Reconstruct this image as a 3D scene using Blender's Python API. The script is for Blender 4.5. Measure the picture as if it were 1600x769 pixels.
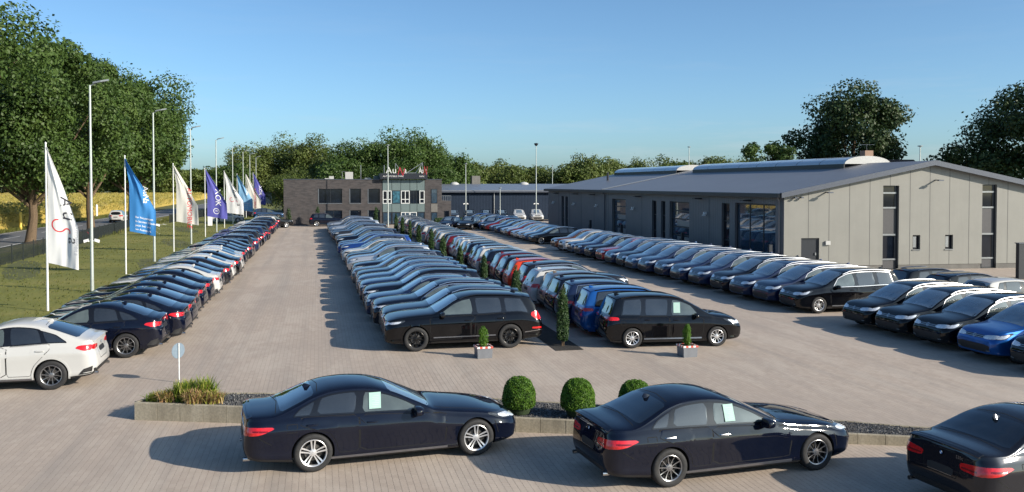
import bpy, bmesh, math, random
import numpy as np
from mathutils import Vector, Matrix
for o in list(bpy.data.objects): bpy.data.objects.remove(o)
SC = bpy.context.scene; COL = SC.collection; RND = random.Random(7); NR = np.random.RandomState(7)
# ---------------------------------------------------------------- camera, sky, sun, exposure
F_PX, HOR, CAM_H = 1400.0, 288.0, 5.2
YAW, PIT = math.atan(304/1400), math.radians(1.5)
cam = bpy.data.cameras.new('camera'); co = bpy.data.objects.new('camera', cam); COL.objects.link(co)
cam.sensor_width = 36; cam.lens = F_PX/1600*36; cam.clip_start = .2; cam.clip_end = 3000
cam.shift_y = -((384.5-(HOR+F_PX*math.tan(PIT)))/1600)
co.location = (0, 0, CAM_H); co.rotation_euler = (math.pi/2-PIT, 0, -YAW); SC.camera = co
SKY_S = .122
SUN_EL, SUN_AZ = math.radians(24), math.radians(127)      # azimuth clockwise from +Y
W = bpy.data.worlds.new('World'); SC.world = W; W.use_nodes = True
nt = W.node_tree; bg = nt.nodes['Background']; sky = nt.nodes.new('ShaderNodeTexSky'); sky.sky_type = 'NISHITA'; sky.sun_disc = False
sky.sun_elevation = SUN_EL; sky.sun_rotation = SUN_AZ; sky.air_density = .7; sky.dust_density = 1.2; sky.ozone_density = 2.6; sky.altitude = 50
tint = nt.nodes.new('ShaderNodeMixRGB'); tint.blend_type = 'MULTIPLY'; tint.inputs[0].default_value = 1; tint.inputs[2].default_value = (.70, .86, .89, 1); nt.links.new(sky.outputs[0], tint.inputs[1]); tc = nt.nodes.new('ShaderNodeTexCoord'); mp = nt.nodes.new('ShaderNodeMapping'); mp.inputs['Scale'].default_value = (1.6, 1.6, 14); nt.links.new(tc.outputs['Generated'], mp.inputs[0])
cn = nt.nodes.new('ShaderNodeTexNoise'); cn.inputs['Scale'].default_value = 2.4; cn.inputs['Detail'].default_value = 7; cn.inputs['Roughness'].default_value = .62; nt.links.new(mp.outputs[0], cn.inputs['Vector'])
cr = nt.nodes.new('ShaderNodeValToRGB'); cr.color_ramp.elements[0].position = .52; cr.color_ramp.elements[1].position = .78; nt.links.new(cn.outputs[0], cr.inputs[0])
sx = nt.nodes.new('ShaderNodeSeparateXYZ'); nt.links.new(tc.outputs['Generated'], sx.inputs[0]); er = nt.nodes.new('ShaderNodeMapRange'); er.inputs[1].default_value = .0; er.inputs[2].default_value = .14; er.inputs[3].default_value = .55; er.inputs[4].default_value = .06; nt.links.new(sx.outputs[2], er.inputs[0])
cm = nt.nodes.new('ShaderNodeMath'); cm.operation = 'MULTIPLY'; nt.links.new(cr.outputs[0], cm.inputs[0]); nt.links.new(er.outputs[0], cm.inputs[1])
cx_ = nt.nodes.new('ShaderNodeMixRGB'); cx_.inputs[2].default_value = (3.4, 3.7, 3.9, 1); nt.links.new(cm.outputs[0], cx_.inputs[0]); nt.links.new(tint.outputs[0], cx_.inputs[1]); nt.links.new(cx_.outputs[0], bg.inputs[0]); bg.inputs[1].default_value = SKY_S
sl = bpy.data.lights.new('sun', 'SUN'); sl.energy = 4.5; sl.angle = math.radians(.55); sl.color = (1, .90, .76)
so = bpy.data.objects.new('sun', sl); COL.objects.link(so)
sd_ = Vector((math.sin(SUN_AZ)*math.cos(SUN_EL), math.cos(SUN_AZ)*math.cos(SUN_EL), math.sin(SUN_EL)))
so.rotation_euler = sd_.to_track_quat('Z', 'Y').to_euler(); so.location = (60, -60, 60)
SC.view_settings.view_transform = 'Standard'; SC.view_settings.look = 'None'; SC.view_settings.exposure = .70; SC.view_settings.gamma = 1

# ---------------------------------------------------------------- materials
M = {}
class NT:
    def __init__(s, name):
        s.m = bpy.data.materials.new(name); s.m.use_nodes = True; s.t = s.m.node_tree; s.b = s.t.nodes['Principled BSDF']
    def n(s, kind, **k):
        nd = s.t.nodes.new('ShaderNode'+kind)
        for a, v in k.items():
            if a.startswith('i_'): 
                key = a[2:].replace('_', ' '); nd.inputs[int(key) if key.isdigit() else key].default_value = v
            else: setattr(nd, a, v)
        return nd
    def l(s, a, b): s.t.links.new(a, b); return s
    def set(s, **k):
        for a, v in k.items():
            s.b.inputs[a.replace('_', ' ')].default_value = v
        return s
    def noise(s, scale, detail=4, rough=.55, coord='Object', vec=None, dist=0):
        n = s.n('TexNoise'); n.inputs['Scale'].default_value = scale; n.inputs['Detail'].default_value = detail; n.inputs['Roughness'].default_value = rough; n.inputs['Distortion'].default_value = dist
        if vec is None: vec = s.coord(coord)
        s.l(vec, n.inputs['Vector']); return n.outputs['Fac']
    def coord(s, c='Object'):
        if c == 'World':
            g = s.n('NewGeometry'); return g.outputs['Position']
        return s.n('TexCoord').outputs[c]
    def scale(s, vec, sc):
        mp = s.n('Mapping'); mp.inputs['Scale'].default_value = sc; s.l(vec, mp.inputs[0]); return mp.outputs[0]
    def ramp(s, fac, stops, interp='LINEAR'):
        r = s.n('ValToRGB'); r.color_ramp.interpolation = interp; e = r.color_ramp.elements
        while len(e) < len(stops): e.new(.5)
        for q, (p, c) in zip(e, stops): q.position = p; q.color = (*c, 1) if isinstance(c, tuple) else (c, c, c, 1)
        s.l(fac, r.inputs[0]); return r.outputs[0]
    def mix(s, fac, a, b, mode='MIX'):
        m = s.n('MixRGB'); m.blend_type = mode
        for v, i in ((fac, 0), (a, 1), (b, 2)):
            if hasattr(v, 'links'): s.l(v, m.inputs[i])
            else: m.inputs[i].default_value = v if i == 0 else (*v, 1)
        return m.outputs[0]
    def math(s, op, a, b=0.0, c=None, clamp=False):
        m = s.n('Math'); m.operation = op; m.use_clamp = clamp
        for v, i in ((a, 0), (b, 1), (c, 2)):
            if v is None: continue
            if hasattr(v, 'links'): s.l(v, m.inputs[i])
            else: m.inputs[i].default_value = v
        return m.outputs[0]
    def bump(s, h, strength=.3, dist=.01):
        b = s.n('Bump'); b.inputs['Strength'].default_value = strength; b.inputs['Distance'].default_value = dist; s.l(h, b.inputs['Height']); s.l(b.outputs[0], s.b.inputs['Normal']); return s
    def base(s, c): s.l(c, s.b.inputs['Base Color']) if hasattr(c, 'links') else s.set(Base_Color=(*c, 1)); return s

def simple(name, col, rough=.5, metal=0, var=.08, scale=8, bump=0, **k):
    t = NT(name); f = t.noise(scale)
    t.base(t.ramp(f, [(.3, tuple(max(0, c*(1-var)) for c in col)), (.7, tuple(min(1, c*(1+var)) for c in col))]))
    t.set(Roughness=rough, Metallic=metal, **k)
    if bump: t.bump(t.noise(scale*6), bump, .01)
    return t.m
def paint(name, col, metal=.35, rough=.32):
    """car paint: pigment with a faint film of dust under the clear coat's reflections"""
    t = NT('paint_'+name); f = t.noise(1.7, 5, .6); d = tuple(c*.97+.004 for c in col)
    t.base(t.mix(t.ramp(f, [(.42, 0.0), (.75, .8)]), col, d)); t.set(Metallic=metal, Roughness=rough, Coat_Weight=1.0, Coat_IOR=1.5); t.b.inputs['Specular IOR Level'].default_value = .12 if max(col) > .03 else 0
    t.l(t.ramp(t.noise(3.1, 6, .65), [(.3, .02), (.8, .06)]), t.b.inputs['Coat Roughness'])
    return t.m
PAINT = {'dark navy': paint('navy', (.0025, .004, .012), 0), 'black': paint('black', (.002, .002, .003), 0), 'white': paint('white', (.45, .45, .44), 0, .4),
 'dark blue': paint('dark_blue', (.006, .014, .05), .1), 'bright blue': paint('bright_blue', (.008, .09, .33), .5), 'steel blue': paint('steel_blue', (.035, .07, .14), .6),
 'blue': paint('blue', (.012, .05, .22), .5), 'silver': paint('silver', (.50, .52, .54), .75), 'grey': paint('grey', (.10, .105, .115), .6), 'dark grey': paint('dark_grey', (.028, .030, .036), .5),
 'red': paint('red', (.30, .008, .012), .3), 'orange red': paint('orange_red', (.62, .045, .010), .25), 'dark red': paint('dark_red', (.14, .008, .012), .3),
 'beige brown': paint('beige', (.20, .155, .115), .6), 'brown': paint('brown', (.15, .050, .022), .5), 'anthracite': paint('anthracite', (.010, .011, .016), .2)}
def glassm(name, col, rough=.03, spec=.5, coat=1.0, cior=1.5):
    t = NT(name); f = t.noise(2.3, 3, .5); t.base(t.ramp(f, [(.35, tuple(c*.75 for c in col)), (.7, tuple(c*1.25 for c in col))]))
    t.set(Roughness=rough, IOR=1.52, Coat_Weight=coat, Coat_Roughness=.01, Coat_IOR=cior); return t.m
M['glass_rear'] = glassm('rear_glass', (.008, .010, .014)); M['glass'] = glassm('tinted_glass', (.018, .021, .025), cior=1.75); M['glass_front'] = glassm('side_glass', (.070, .088, .085), cior=1.7); M['glass_screen'] = glassm('windscreen_glass', (.115, .160, .205), cior=2.1)  # windscreen colour paints in reflected sky, front side glass the daylight seen through it
M['black'] = simple('black_plastic', (.012, .012, .013), .6, var=.2); M['gloss_black'] = simple('gloss_black', (.006, .006, .007), .12, Coat_Weight=.5)
M['arch'] = simple('arch_plastic', (.02, .02, .021), .55); M['well'] = simple('wheel_well', (.006, .006, .006), .85); M['seam'] = simple('shut_gap', (.002, .002, .002), .9)
M['tyre'] = simple('tyre_rubber', (.016, .016, .017), .75, scale=20, var=.3, bump=.15); M['brake'] = simple('brake_disc', (.16, .15, .14), .45, .8, scale=30, var=.2)
M['rim_silver'] = simple('rim_silver', (.74, .74, .75), .30, .7, var=.05); M['rim_dark'] = simple('rim_dark', (.035, .035, .038), .35, .6); M['rim_grey'] = simple('rim_grey', (.30, .30, .31), .3, .85); M['rim_black'] = simple('rim_black', (.012, .012, .013), .25, .4)
M['chrome'] = simple('chrome', (.50, .50, .51), .24, 1, var=.03); M['sill'] = simple('sill_painted_sheen', (.26, .27, .30), .28, .85)  # car sill colour is silvered to paint in the sky's reflection
M['lamp_dark'] = simple('lamp_housing', (.06, .065, .07), .15, .5, Coat_Weight=1.0); M['lamp_white'] = simple('lamp_lens', (.72, .76, .80), .18, .35, Coat_Weight=1.0, scale=25, var=.25)
M['red'] = simple('tail_lens', (.55, .008, .010), .15, 0, Coat_Weight=1.0, scale=18, var=.25); M['red_dark'] = simple('tail_lens_dark', (.16, .004, .005), .15, 0, Coat_Weight=1.0)
M['badge_blue'] = simple('badge_blue', (.02, .16, .45), .25); M['white_plastic'] = simple('white_plastic', (.78, .78, .77), .4, var=.04); M['plate'] = simple('plate_holder', (.012, .014, .022), .3)
M['post_white'] = simple('post_white', (.70, .71, .70), .4, .1); M['sign_back'] = simple('sign_back', (.20, .26, .32), .4, .4, var=.1)
# ---------------------------------------------------------------- cars
def pchip(xs, ys):
    xs = np.array(xs, float); ys = np.array(ys, float)
    h = np.diff(xs); dl = np.diff(ys) / h; m = np.zeros(len(xs))
    for i in range(1, len(xs) - 1):
        if dl[i-1] * dl[i] > 0:
            w1 = 2*h[i] + h[i-1]; w2 = h[i] + 2*h[i-1]
            m[i] = (w1 + w2) / (w1 / dl[i-1] + w2 / dl[i])
    m[0] = dl[0]; m[-1] = dl[-1]
    def f(x):
        x = np.clip(np.asarray(x, float), xs[0], xs[-1])
        i = np.clip(np.searchsorted(xs, x) - 1, 0, len(h) - 1)
        t = (x - xs[i]) / h[i]
        return ((2*t**3 - 3*t**2 + 1) * ys[i] + (t**3 - 2*t**2 + t) * h[i] * m[i]
                + (-2*t**3 + 3*t**2) * ys[i+1] + (t**3 - t**2) * h[i] * m[i+1])
    return f

def pts(s): return [tuple(float(v) for v in p.split(',')) for p in s.split()]
def curve(s):
    p = pts(s); return pchip([a for a, b in p], [b for a, b in p])

def rounded(poly, it=2, k=.2):
    for _ in range(it):
        q = []
        for i in range(len(poly)):
            a = poly[i]; b = poly[(i+1) % len(poly)]
            q += [(a[0]*(1-k)+b[0]*k, a[1]*(1-k)+b[1]*k), (a[0]*k+b[0]*(1-k), a[1]*k+b[1]*(1-k))]
        poly = q
    return poly

class MB:
    """collects geometry with a material index per face"""
    def __init__(s): s.v = []; s.f = []; s.m = []
    def add(s, v, f, m=0):
        o = len(s.v); s.v += [tuple(map(float, p)) for p in v]; s.f += [tuple(i+o for i in q) for q in f]
        s.m += [m]*len(f) if isinstance(m, int) else list(m)
        return s
    def box(s, a, b, m=0):
        (x0, y0, z0), (x1, y1, z1) = a, b
        v = [(x0,y0,z0),(x1,y0,z0),(x1,y1,z0),(x0,y1,z0),(x0,y0,z1),(x1,y0,z1),(x1,y1,z1),(x0,y1,z1)]
        return s.add(v, [(0,3,2,1),(4,5,6,7),(0,1,5,4),(1,2,6,5),(2,3,7,6),(3,0,4,7)], m)
    def bar(s, p, q, w, h, m=0, up=(0,0,1)):
        p = Vector(p); q = Vector(q); d = (q-p).normalized(); u = Vector(up)
        if abs(d.dot(u)) > .99: u = Vector((1,0,0))
        r = d.cross(u).normalized()*(w/2); t = r.cross(d).normalized()*(h/2)
        v = [p-r-t, p+r-t, p+r+t, p-r+t, q-r-t, q+r-t, q+r+t, q-r+t]
        return s.add(v, [(0,1,2,3),(7,6,5,4),(0,4,5,1),(1,5,6,2),(2,6,7,3),(3,7,4,0)], m)
    def tube(s, path, r, n=8, m=0, caps=True):
        path = [Vector(p) for p in path]; rr = r if isinstance(r, (list, tuple)) else [r]*len(path)
        v = []; u = None
        for i, p in enumerate(path):
            d = (path[min(i+1, len(path)-1)] - path[max(i-1, 0)]).normalized()
            if u is None: u = d.orthogonal().normalized()
            else:
                u = u - d*u.dot(d); u.normalize()
            w = d.cross(u)
            for k in range(n):
                a = 2*math.pi*k/n; v.append(p + (u*math.cos(a) + w*math.sin(a))*rr[i])
        f = [(i*n+k, i*n+(k+1) % n, (i+1)*n+(k+1) % n, (i+1)*n+k) for i in range(len(path)-1) for k in range(n)]
        if caps: f += [tuple(range(n-1, -1, -1)), tuple((len(path)-1)*n+k for k in range(n))]
        return s.add(v, f, m)
    def lathe(s, prof, n=24, axis='y', c=(0,0,0), m=0, closed=False):
        """prof = (radius, along axis)"""
        v = []
        for r, h in prof:
            for k in range(n):
                a = 2*math.pi*k/n; x = r*math.cos(a); y = r*math.sin(a)
                v.append((c[0]+x, c[1]+h, c[2]+y) if axis == 'y' else (c[0]+x, c[1]+y, c[2]+h))
        L = len(prof); f = []
        for i in range(L if closed else L-1):
            j = (i+1) % L
            for k in range(n):
                q = (i*n+k, j*n+k, j*n+(k+1) % n, i*n+(k+1) % n)
                f.append(q if axis == 'y' else q[::-1])
        return s.add(v, f, m)
    def prism(s, poly, z0, z1, m=0, fn=None):
        """poly in (a,b) raised from z0 to z1; fn(a,b,c)->xyz"""
        n = len(poly); fn = fn or (lambda a, b, c: (a, b, c))
        v = [fn(a, b, z0) for a, b in poly] + [fn(a, b, z1) for a, b in poly]
        return s.add(v, [tuple(range(n-1, -1, -1)), tuple(range(n, 2*n))] + [(i, (i+1) % n, n+(i+1) % n, n+i) for i in range(n)], m)
    def mesh(s, name, mats, smooth=True, angle=35, fix=False):
        me = bpy.data.meshes.new(name); me.from_pydata(s.v, [], s.f)
        for m in (mats if isinstance(mats, (list, tuple)) else [mats]): me.materials.append(m)
        if any(s.m): me.polygons.foreach_set('material_index', s.m)
        if fix:
            b = bmesh.new(); b.from_mesh(me); bmesh.ops.recalc_face_normals(b, faces=b.faces); b.to_mesh(me); b.free()
        if smooth: shade(me, angle)
        else: me.polygons.foreach_set('use_smooth', [False]*len(me.polygons))
        return me
    def obj(s, name, mats, parent=None, **k):
        return link(name, s.mesh(name, mats, **k), parent)

def shade(me, angle=35):
    me.polygons.foreach_set('use_smooth', [True]*len(me.polygons))
    me.set_sharp_from_angle(angle=math.radians(angle))

def link(name, me, parent=None):
    o = bpy.data.objects.new(name, me); COL.objects.link(o)
    if parent is not None: o.parent = parent
    return o

FQ = pchip([0, .05, .13, .20, .42, .62, .735, .765, .90, .96, 1.0], [.910, .945, .968, .958, .972, .988, 1.0, .988, .955, .935, .908])

class Shape:
    def __init__(s, L, W, top, belt, wb, fo, wr, crown, tumble, zb, kf, kr, rf, rr, ef, er, p=2.3, fq=FQ):
        s.L, s.W, s.wb, s.fo, s.wr, s.k, s.p = L, W/2, wb, fo, wr, tumble, p
        s.top, s.belt, s.crown, s.zb = curve(top), curve(belt), curve(crown), curve(zb)
        s.kf, s.kr, s.rf, s.rr, s.ef, s.er, s.fq = kf, kr, rf, rr, curve(ef), curve(er), fq
    def plan(s, x):
        x = np.asarray(x, float); h = s.L/2
        def q(t, k):
            t = np.clip(t, 0, 1); return 1 - k*(1 - np.sqrt(np.maximum(0, 1 - t**2.2)))
        return q((x-(h-s.rf))/s.rf, s.kf) * q((-x-(h-s.rr))/s.rr, s.kr) * (1 - .02*(x/h)**2)
    def zs(s, d):
        zr = s.zr(d); return np.minimum(s.belt(d), zr-.012)
    def zr(s, d): return s.top(d) - s.crown(d)
    def y(s, x, z):
        x = np.asarray(x, float); z = np.asarray(z, float); d = s.L/2 - x
        zt = s.top(d); cr = s.crown(d); zr = zt-cr; zs = s.zs(d); zb = s.zb(d)
        lo = s.W*s.fq(np.clip((z-zb)/(zs-zb), 0, 1))
        ws = s.W*s.fq(1.0); wr = ws - s.k*(zr-zs)
        t = np.clip((z-zs)/(zr-zs), 0, 1); mid = ws+(wr-ws)*t + .045*t*(1-t)*np.clip((zr-zs)/.3, 0, 1)
        c = np.clip((z-zr)/cr, 0, 1); up = wr*np.maximum(0, 1-c**s.p)**(1/s.p)
        r = np.where(z <= zs, lo, np.where(z <= zr, mid, up))
        return np.where(z > zt, -1, r)*s.plan(x)
    def warp(s, x, y, z):
        h = s.L/2
        wf = np.clip((x-(h-s.rf*1.2))/(s.rf*1.2), 0, 1)**1.3; wr = np.clip((-x-(h-s.rr*1.2))/(s.rr*1.2), 0, 1)**1.3
        return x - s.ef(z)*wf + s.er(z)*wr, y, z
    def project(s, plane, u, v, side=1):
        u = np.asarray(u, float); v = np.asarray(v, float); h = s.L/2
        if plane == 'side':
            x, z = h-u, v; y = side*np.maximum(s.y(x, z), 0)
        elif plane == 'top':
            x, y = h-u, v; lo = np.full(x.shape, .3); hi = s.top(u).astype(float)
            for _ in range(26):
                m = (lo+hi)/2; ins = s.y(x, m) >= np.abs(y); lo = np.where(ins, m, lo); hi = np.where(ins, hi, m)
            z = lo
        else:
            sg = 1 if plane == 'front' else -1; y, z = u, v
            lo = np.full(y.shape, h*.35); hi = np.full(y.shape, h)
            for _ in range(26):
                m = (lo+hi)/2; ins = s.y(sg*m, z) >= np.abs(y); lo = np.where(ins, m, lo); hi = np.where(ins, hi, m)
            x = sg*hi
        x, y, z = s.warp(x, y, z)
        return np.stack(np.broadcast_arrays(x, y, z), -1)
    OUT = {'side': lambda sd: (0, sd, .0), 'top': lambda sd: (0, 0, 1), 'front': lambda sd: (1, 0, 0), 'rear': lambda sd: (-1, 0, 0)}
    def panel(s, mb, plane, poly, off=.004, side=1, n=14, rows=5, thick=.012, m=0):
        xs0 = sorted(set(round(p[0], 5) for p in poly)); a, b = xs0[0], xs0[-1]
        xs = sorted(set(xs0) | set(np.round(np.linspace(a, b, n), 5))); us = [xs[0]]
        for x in xs[1:]:
            if x-us[-1] > (b-a)/n*.25: us.append(x)
        us[-1] = b; lo, hi = [], []
        for x in us:
            xe = min(max(x, a+1e-4*(b-a)), b-1e-4*(b-a)); z = []
            for i in range(len(poly)):
                p, q = poly[i], poly[(i+1) % len(poly)]
                if (p[0]-xe)*(q[0]-xe) <= 0 and p[0] != q[0]: z.append(p[1]+(q[1]-p[1])*(xe-p[0])/(q[0]-p[0]))
            lo.append(min(z)); hi.append(max(z))
        lo, hi = np.array(lo), np.array(hi); t = np.linspace(0, 1, rows)
        U = np.repeat(np.array(us)[:, None], rows, 1); V = lo[:, None]+(hi-lo)[:, None]*t
        P = s.project(plane, U, V, side)
        e = 1e-3; A = s.project(plane, U+e, V, side)-s.project(plane, U-e, V, side); B = s.project(plane, U, V+e, side)-s.project(plane, U, V-e, side)
        N = np.cross(A, B); N /= np.linalg.norm(N, axis=-1, keepdims=True)+1e-12
        N *= np.sign((N*np.array(s.OUT[plane](side))).sum(-1, keepdims=True)+1e-9)
        nc = len(us); Q = P+N*off
        faces = [(i*rows+j, (i+1)*rows+j, (i+1)*rows+j+1, i*rows+j+1) for i in range(nc-1) for j in range(rows-1)]
        ring = [(i, 0) for i in range(nc)]+[(nc-1, j) for j in range(1, rows)]+[(i, rows-1) for i in range(nc-2, -1, -1)]+[(0, j) for j in range(rows-2, 0, -1)]
        v = list(Q.reshape(-1, 3)); o = len(v)
        v += [P[i, j]-N[i, j]*thick for i, j in ring]; R = len(ring)
        faces += [(ring[k][0]*rows+ring[k][1], o+k, o+(k+1) % R, ring[(k+1) % R][0]*rows+ring[(k+1) % R][1]) for k in range(R)]
        c = Q[nc//2+1 if nc > 2 else 1, 1]-Q[nc//2, 1]; dd = Q[nc//2, 2 if rows > 2 else 1]-Q[nc//2, 0]
        if np.dot(np.cross(c, dd), N[nc//2, 1]) < 0: faces = [f[::-1] for f in faces]
        mb.add(v, faces, m); return mb
    def ribbon(s, mb, plane, path, w, off=.003, side=1, closed=False, m=0, step=.06):
        p = [np.array(q, float) for q in path]
        if closed: p.append(p[0])
        q = []
        for a, b in zip(p[:-1], p[1:]):
            k = max(1, int(np.linalg.norm(b-a)/step)); q += [a+(b-a)*i/k for i in range(k)]
        if not closed: q.append(p[-1])
        q = np.array(q); n = len(q)
        t = (np.roll(q, -1, 0)-np.roll(q, 1, 0)) if closed else np.gradient(q, axis=0)
        t /= np.linalg.norm(t, axis=1, keepdims=True)+1e-12; nn = np.stack([-t[:, 1], t[:, 0]], 1)
        C = np.stack([q-nn*w/2, q+nn*w/2], 1); P = s.project(plane, C[..., 0], C[..., 1], side)
        P = P+np.array(s.OUT[plane](side))*off
        a = P[:, 0]; b = P[:, 1]; g = np.array(s.OUT[plane](side))*(off+.004)
        v = np.concatenate([a, b, a-g, b-g]); R = n if closed else n-1; f = []
        for i in range(R):
            j = (i+1) % n; f += [(i, j, n+j, n+i), (i, 2*n+i, 2*n+j, j), (n+i, n+j, 3*n+j, 3*n+i)]
        nr = np.cross(v[f[0][1]]-v[f[0][0]], v[f[0][3]]-v[f[0][0]])
        if np.dot(nr, s.OUT[plane](side)) < 0: f = [x[::-1] for x in f]
        mb.add(v, f, m); return mb
    def body(s, name, mats, fine=1.0):
        h = s.L/2
        ns = int(64*fine)
        f = [h-s.rf+s.rf*math.sin(t*math.pi/2) for t in np.linspace(0, 1, max(7, int(16*fine)))]
        r = [-(h-s.rr+s.rr*math.sin(t*math.pi/2)) for t in np.linspace(0, 1, max(7, int(14*fine)))]
        xs = np.array(sorted(set(np.round(list(np.linspace(-h+s.rr, h-s.rf, ns))+f+r, 4))))
        keep = [0]
        for i in range(1, len(xs)):
            if xs[i]-xs[keep[-1]] > .004: keep.append(i)
        xs = xs[keep]; xs[-1] = h; n1, n2, n3 = int(14*fine)+4, int(6*fine)+2, int(9*fine)+3
        rows = []
        for x in xs:
            d = h-x; zb, zs, zr, zt, cr = (float(f(d)) for f in (s.zb, s.zs, s.zr, s.top, s.crown))
            z = list(np.linspace(zb, zs, n1))+list(np.linspace(zs, zr, n2+1)[1:]); z = np.array(z); y = s.y(x, z)
            ws = s.W*s.fq(1.0); w = (ws-s.k*(zr-zs))*float(s.plan(x)); th = np.linspace(0, math.pi/2, n3+1)[1:]
            yy = w*np.cos(th)**(2/s.p); zz = zr+cr*np.sin(th)**(2/s.p); yy[-1] = 0
            y = np.concatenate([y, yy]); z = np.concatenate([z, zz]); rows.append(np.stack([np.full(len(y), x), y, z], 1))
        R = np.array(rows); K = R.shape[1]; Lf = R[:, -2::-1].copy(); Lf[..., 1] *= -1
        G = np.concatenate([R, Lf], 1); G = np.stack(s.warp(G[..., 0], G[..., 1], G[..., 2]), -1); n, M = G.shape[:2]
        fc = [(i*M+j, (i+1)*M+j, (i+1)*M+(j+1) % M, i*M+(j+1) % M) for i in range(n-1) for j in range(M)]
        for i, fl in ((0, False), (n-1, True)):
            for j in range(K-1):
                a, b, c, e = i*M+j, i*M+j+1, i*M+M-2-j, i*M+M-1-j
                q = (a, b, c, e) if b != c else (a, b, e)
                fc.append(q[::-1] if fl else q)
        mb = MB().add(G.reshape(-1, 3), fc); me = mb.mesh(name, mats, smooth=False, fix=True)
        # wheel wells are cut out of the shell
        o = link(name, me); c = MB()
        for ax in (h-s.fo, h-s.fo-s.wb):
            for sd in (1, -1):
                y0, y1 = sorted((sd*(s.W-.34), sd*(s.W+.25))); N = 36; rad = s.wr+.035
                v = [(ax+rad*math.cos(2*math.pi*k/N), y, s.wr+.01+rad*math.sin(2*math.pi*k/N)) for y in (y0, y1) for k in range(N)]
                c.add(v, [tuple(range(N)), tuple(range(2*N-1, N-1, -1))]+[(k, N+k, N+(k+1) % N, (k+1) % N) for k in range(N)])
        co = link('cut', c.mesh('cut', mats, smooth=False, fix=True))
        md = o.modifiers.new('b', 'BOOLEAN'); md.operation = 'DIFFERENCE'; md.object = co; md.solver = 'EXACT'
        dg = bpy.context.evaluated_depsgraph_get(); me2 = bpy.data.meshes.new_from_object(o.evaluated_get(dg)); me2.name = name
        bpy.data.objects.remove(o); bpy.data.objects.remove(co)
        for p in me2.polygons:
            cx = p.center; black = p.normal.z < -.55 and cx.z < .45
            for ax in (h-s.fo, h-s.fo-s.wb):
                r = math.hypot(cx.x-ax, cx.z-s.wr-.01)
                if r < s.wr+.03 and abs(cx.y) < s.W-.01: black = True
                if r < s.wr+.0365 and abs(cx.y) < s.W-.003 and (p.normal.x*(ax-cx.x)+p.normal.z*(s.wr-cx.z)) > .5*r: black = True
            p.material_index = 1 if black else 0
        shade(me2, 32); return me2

def wheel_meshes(r, rr, w, style, rim_mat, seg=32):
    """wheel facing +Y, centre at the origin"""
    h = w/2; a = MB()
    prof = [(rr-.005, -h*.86), (rr+.02, -h*.97), (r-.035, -h), (r-.008, -h*.86), (r, -h*.62), (r, 0), (r, h*.62), (r-.008, h*.86), (r-.035, h), (rr+.02, h*.97), (rr-.005, h*.86)]
    ty = MB().lathe(prof, seg); ty.lathe([(r+.0005, -h*.30), (r-.006, -h*.27), (r-.006, -h*.22), (r+.0005, -h*.19)], seg)
    a.lathe([(.001, h-.115), (rr-.03, h-.115), (rr-.012, h-.07), (rr-.002, h*.80)], seg)              # dark barrel
    a.lathe([(.001, h-.095), (rr*.62, h-.095), (rr*.62, h-.112)], seg, m=1)                           # brake disc
    a.box((-rr*.66, h-.11, -rr*.22), (-rr*.34, h-.075, rr*.22), 0)
    rm = MB(); rm.lathe([(rr-.022, h-.075), (rr-.018, h*.86-.004), (rr-.002, h*.86+.006), (rr+.006, h*.86+.002), (rr+.008, h*.86-.01)], seg)
    rm.lathe([(.001, h-.030), (.022, h-.030), (.026, h-.036), (.055, h-.040), (.07, h-.055), (.07, h-.10)], 20)
    n, pairs, w0, w1, gap, tw = style
    def spoke(ang, t0, t1, a0, a1):
        """a tapered bar running from the hub out to the lip"""
        rs = np.linspace(.05, rr-.012, 5); v = []
        for i, q in enumerate(rs):
            t = i/4; c = t0+(t1-t0)*t; wd = (a0+(a1-a0)*t)/2; y1 = h-.040+.022*t-.012*math.sin(t*3.14); y0 = y1-.035
            for tt, yy in ((c-wd, y0), (c-wd*.72, y1), (c+wd*.72, y1), (c+wd, y0)):
                v.append((q*math.cos(ang)-tt*math.sin(ang), yy, q*math.sin(ang)+tt*math.cos(ang)))
        f = []
        for i in range(4):
            b = i*4
            for k, mm in ((0, 1), (1, 2), (2, 3)): f.append((b+k, b+mm, b+4+mm, b+4+k))
        rm.add(v, f, [1, 0, 1]*4)
    for k in range(n):
        ang = math.pi/2+2*math.pi*k/n
        if pairs: 
            spoke(ang, -w0*.55, -gap+tw, w0, w1); spoke(ang, w0*.55, gap+tw, w0, w1)
        else: spoke(ang, 0, tw, w0, w1)
    for q in range(len(rm.f)): pass
    return (a.mesh('wheel', [M['well'], M['brake']], fix=False), ty.mesh('tyre', M['tyre'], angle=50), rm.mesh('rim', [rim_mat, M['rim_dark']], angle=30))

def mirror_mesh(sx=.11, sy=.12, sz=.075):
    mb = MB(); n, m = 10, 12; v = []
    for i in range(n+1):
        a = -math.pi/2+math.pi*i/n
        for k in range(m):
            b = 2*math.pi*k/m; f = lambda t: math.copysign(abs(t)**.65, t)
            x = f(math.cos(a))*f(math.cos(b)); z = f(math.cos(a))*f(math.sin(b)); y = f(math.sin(a))
            if x < -.2: x = -.2+(x+.2)*.25
            v.append((x*sx, y*sy+sy, z*sz*(1-.15*y)))
    f = [(i*m+k, (i+1)*m+k, (i+1)*m+(k+1) % m, i*m+(k+1) % m) for i in range(n) for k in range(m)]
    mb.add(v, f); mb.bar((-.01, -.07, -.05), (0, .04, -.045), .07, .035, 1)
    return mb

def window(s, b0, t0, b1, t1, drop=.03, lift=.018, n=9, lim=None):
    """side glass outline between the belt and the roof rail"""
    bot = [(b0+(b1-b0)*i/(n-1)) for i in range(n)]; top = [(t0+(t1-t0)*i/(n-1)) for i in range(n)]
    lo = [(d, float(s.belt(d))+lift) for d in bot]; hi = [(d, max(float(s.zr(d))-drop, float(s.belt(d))+lift+.01)) for d in top]
    return lo, hi

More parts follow.
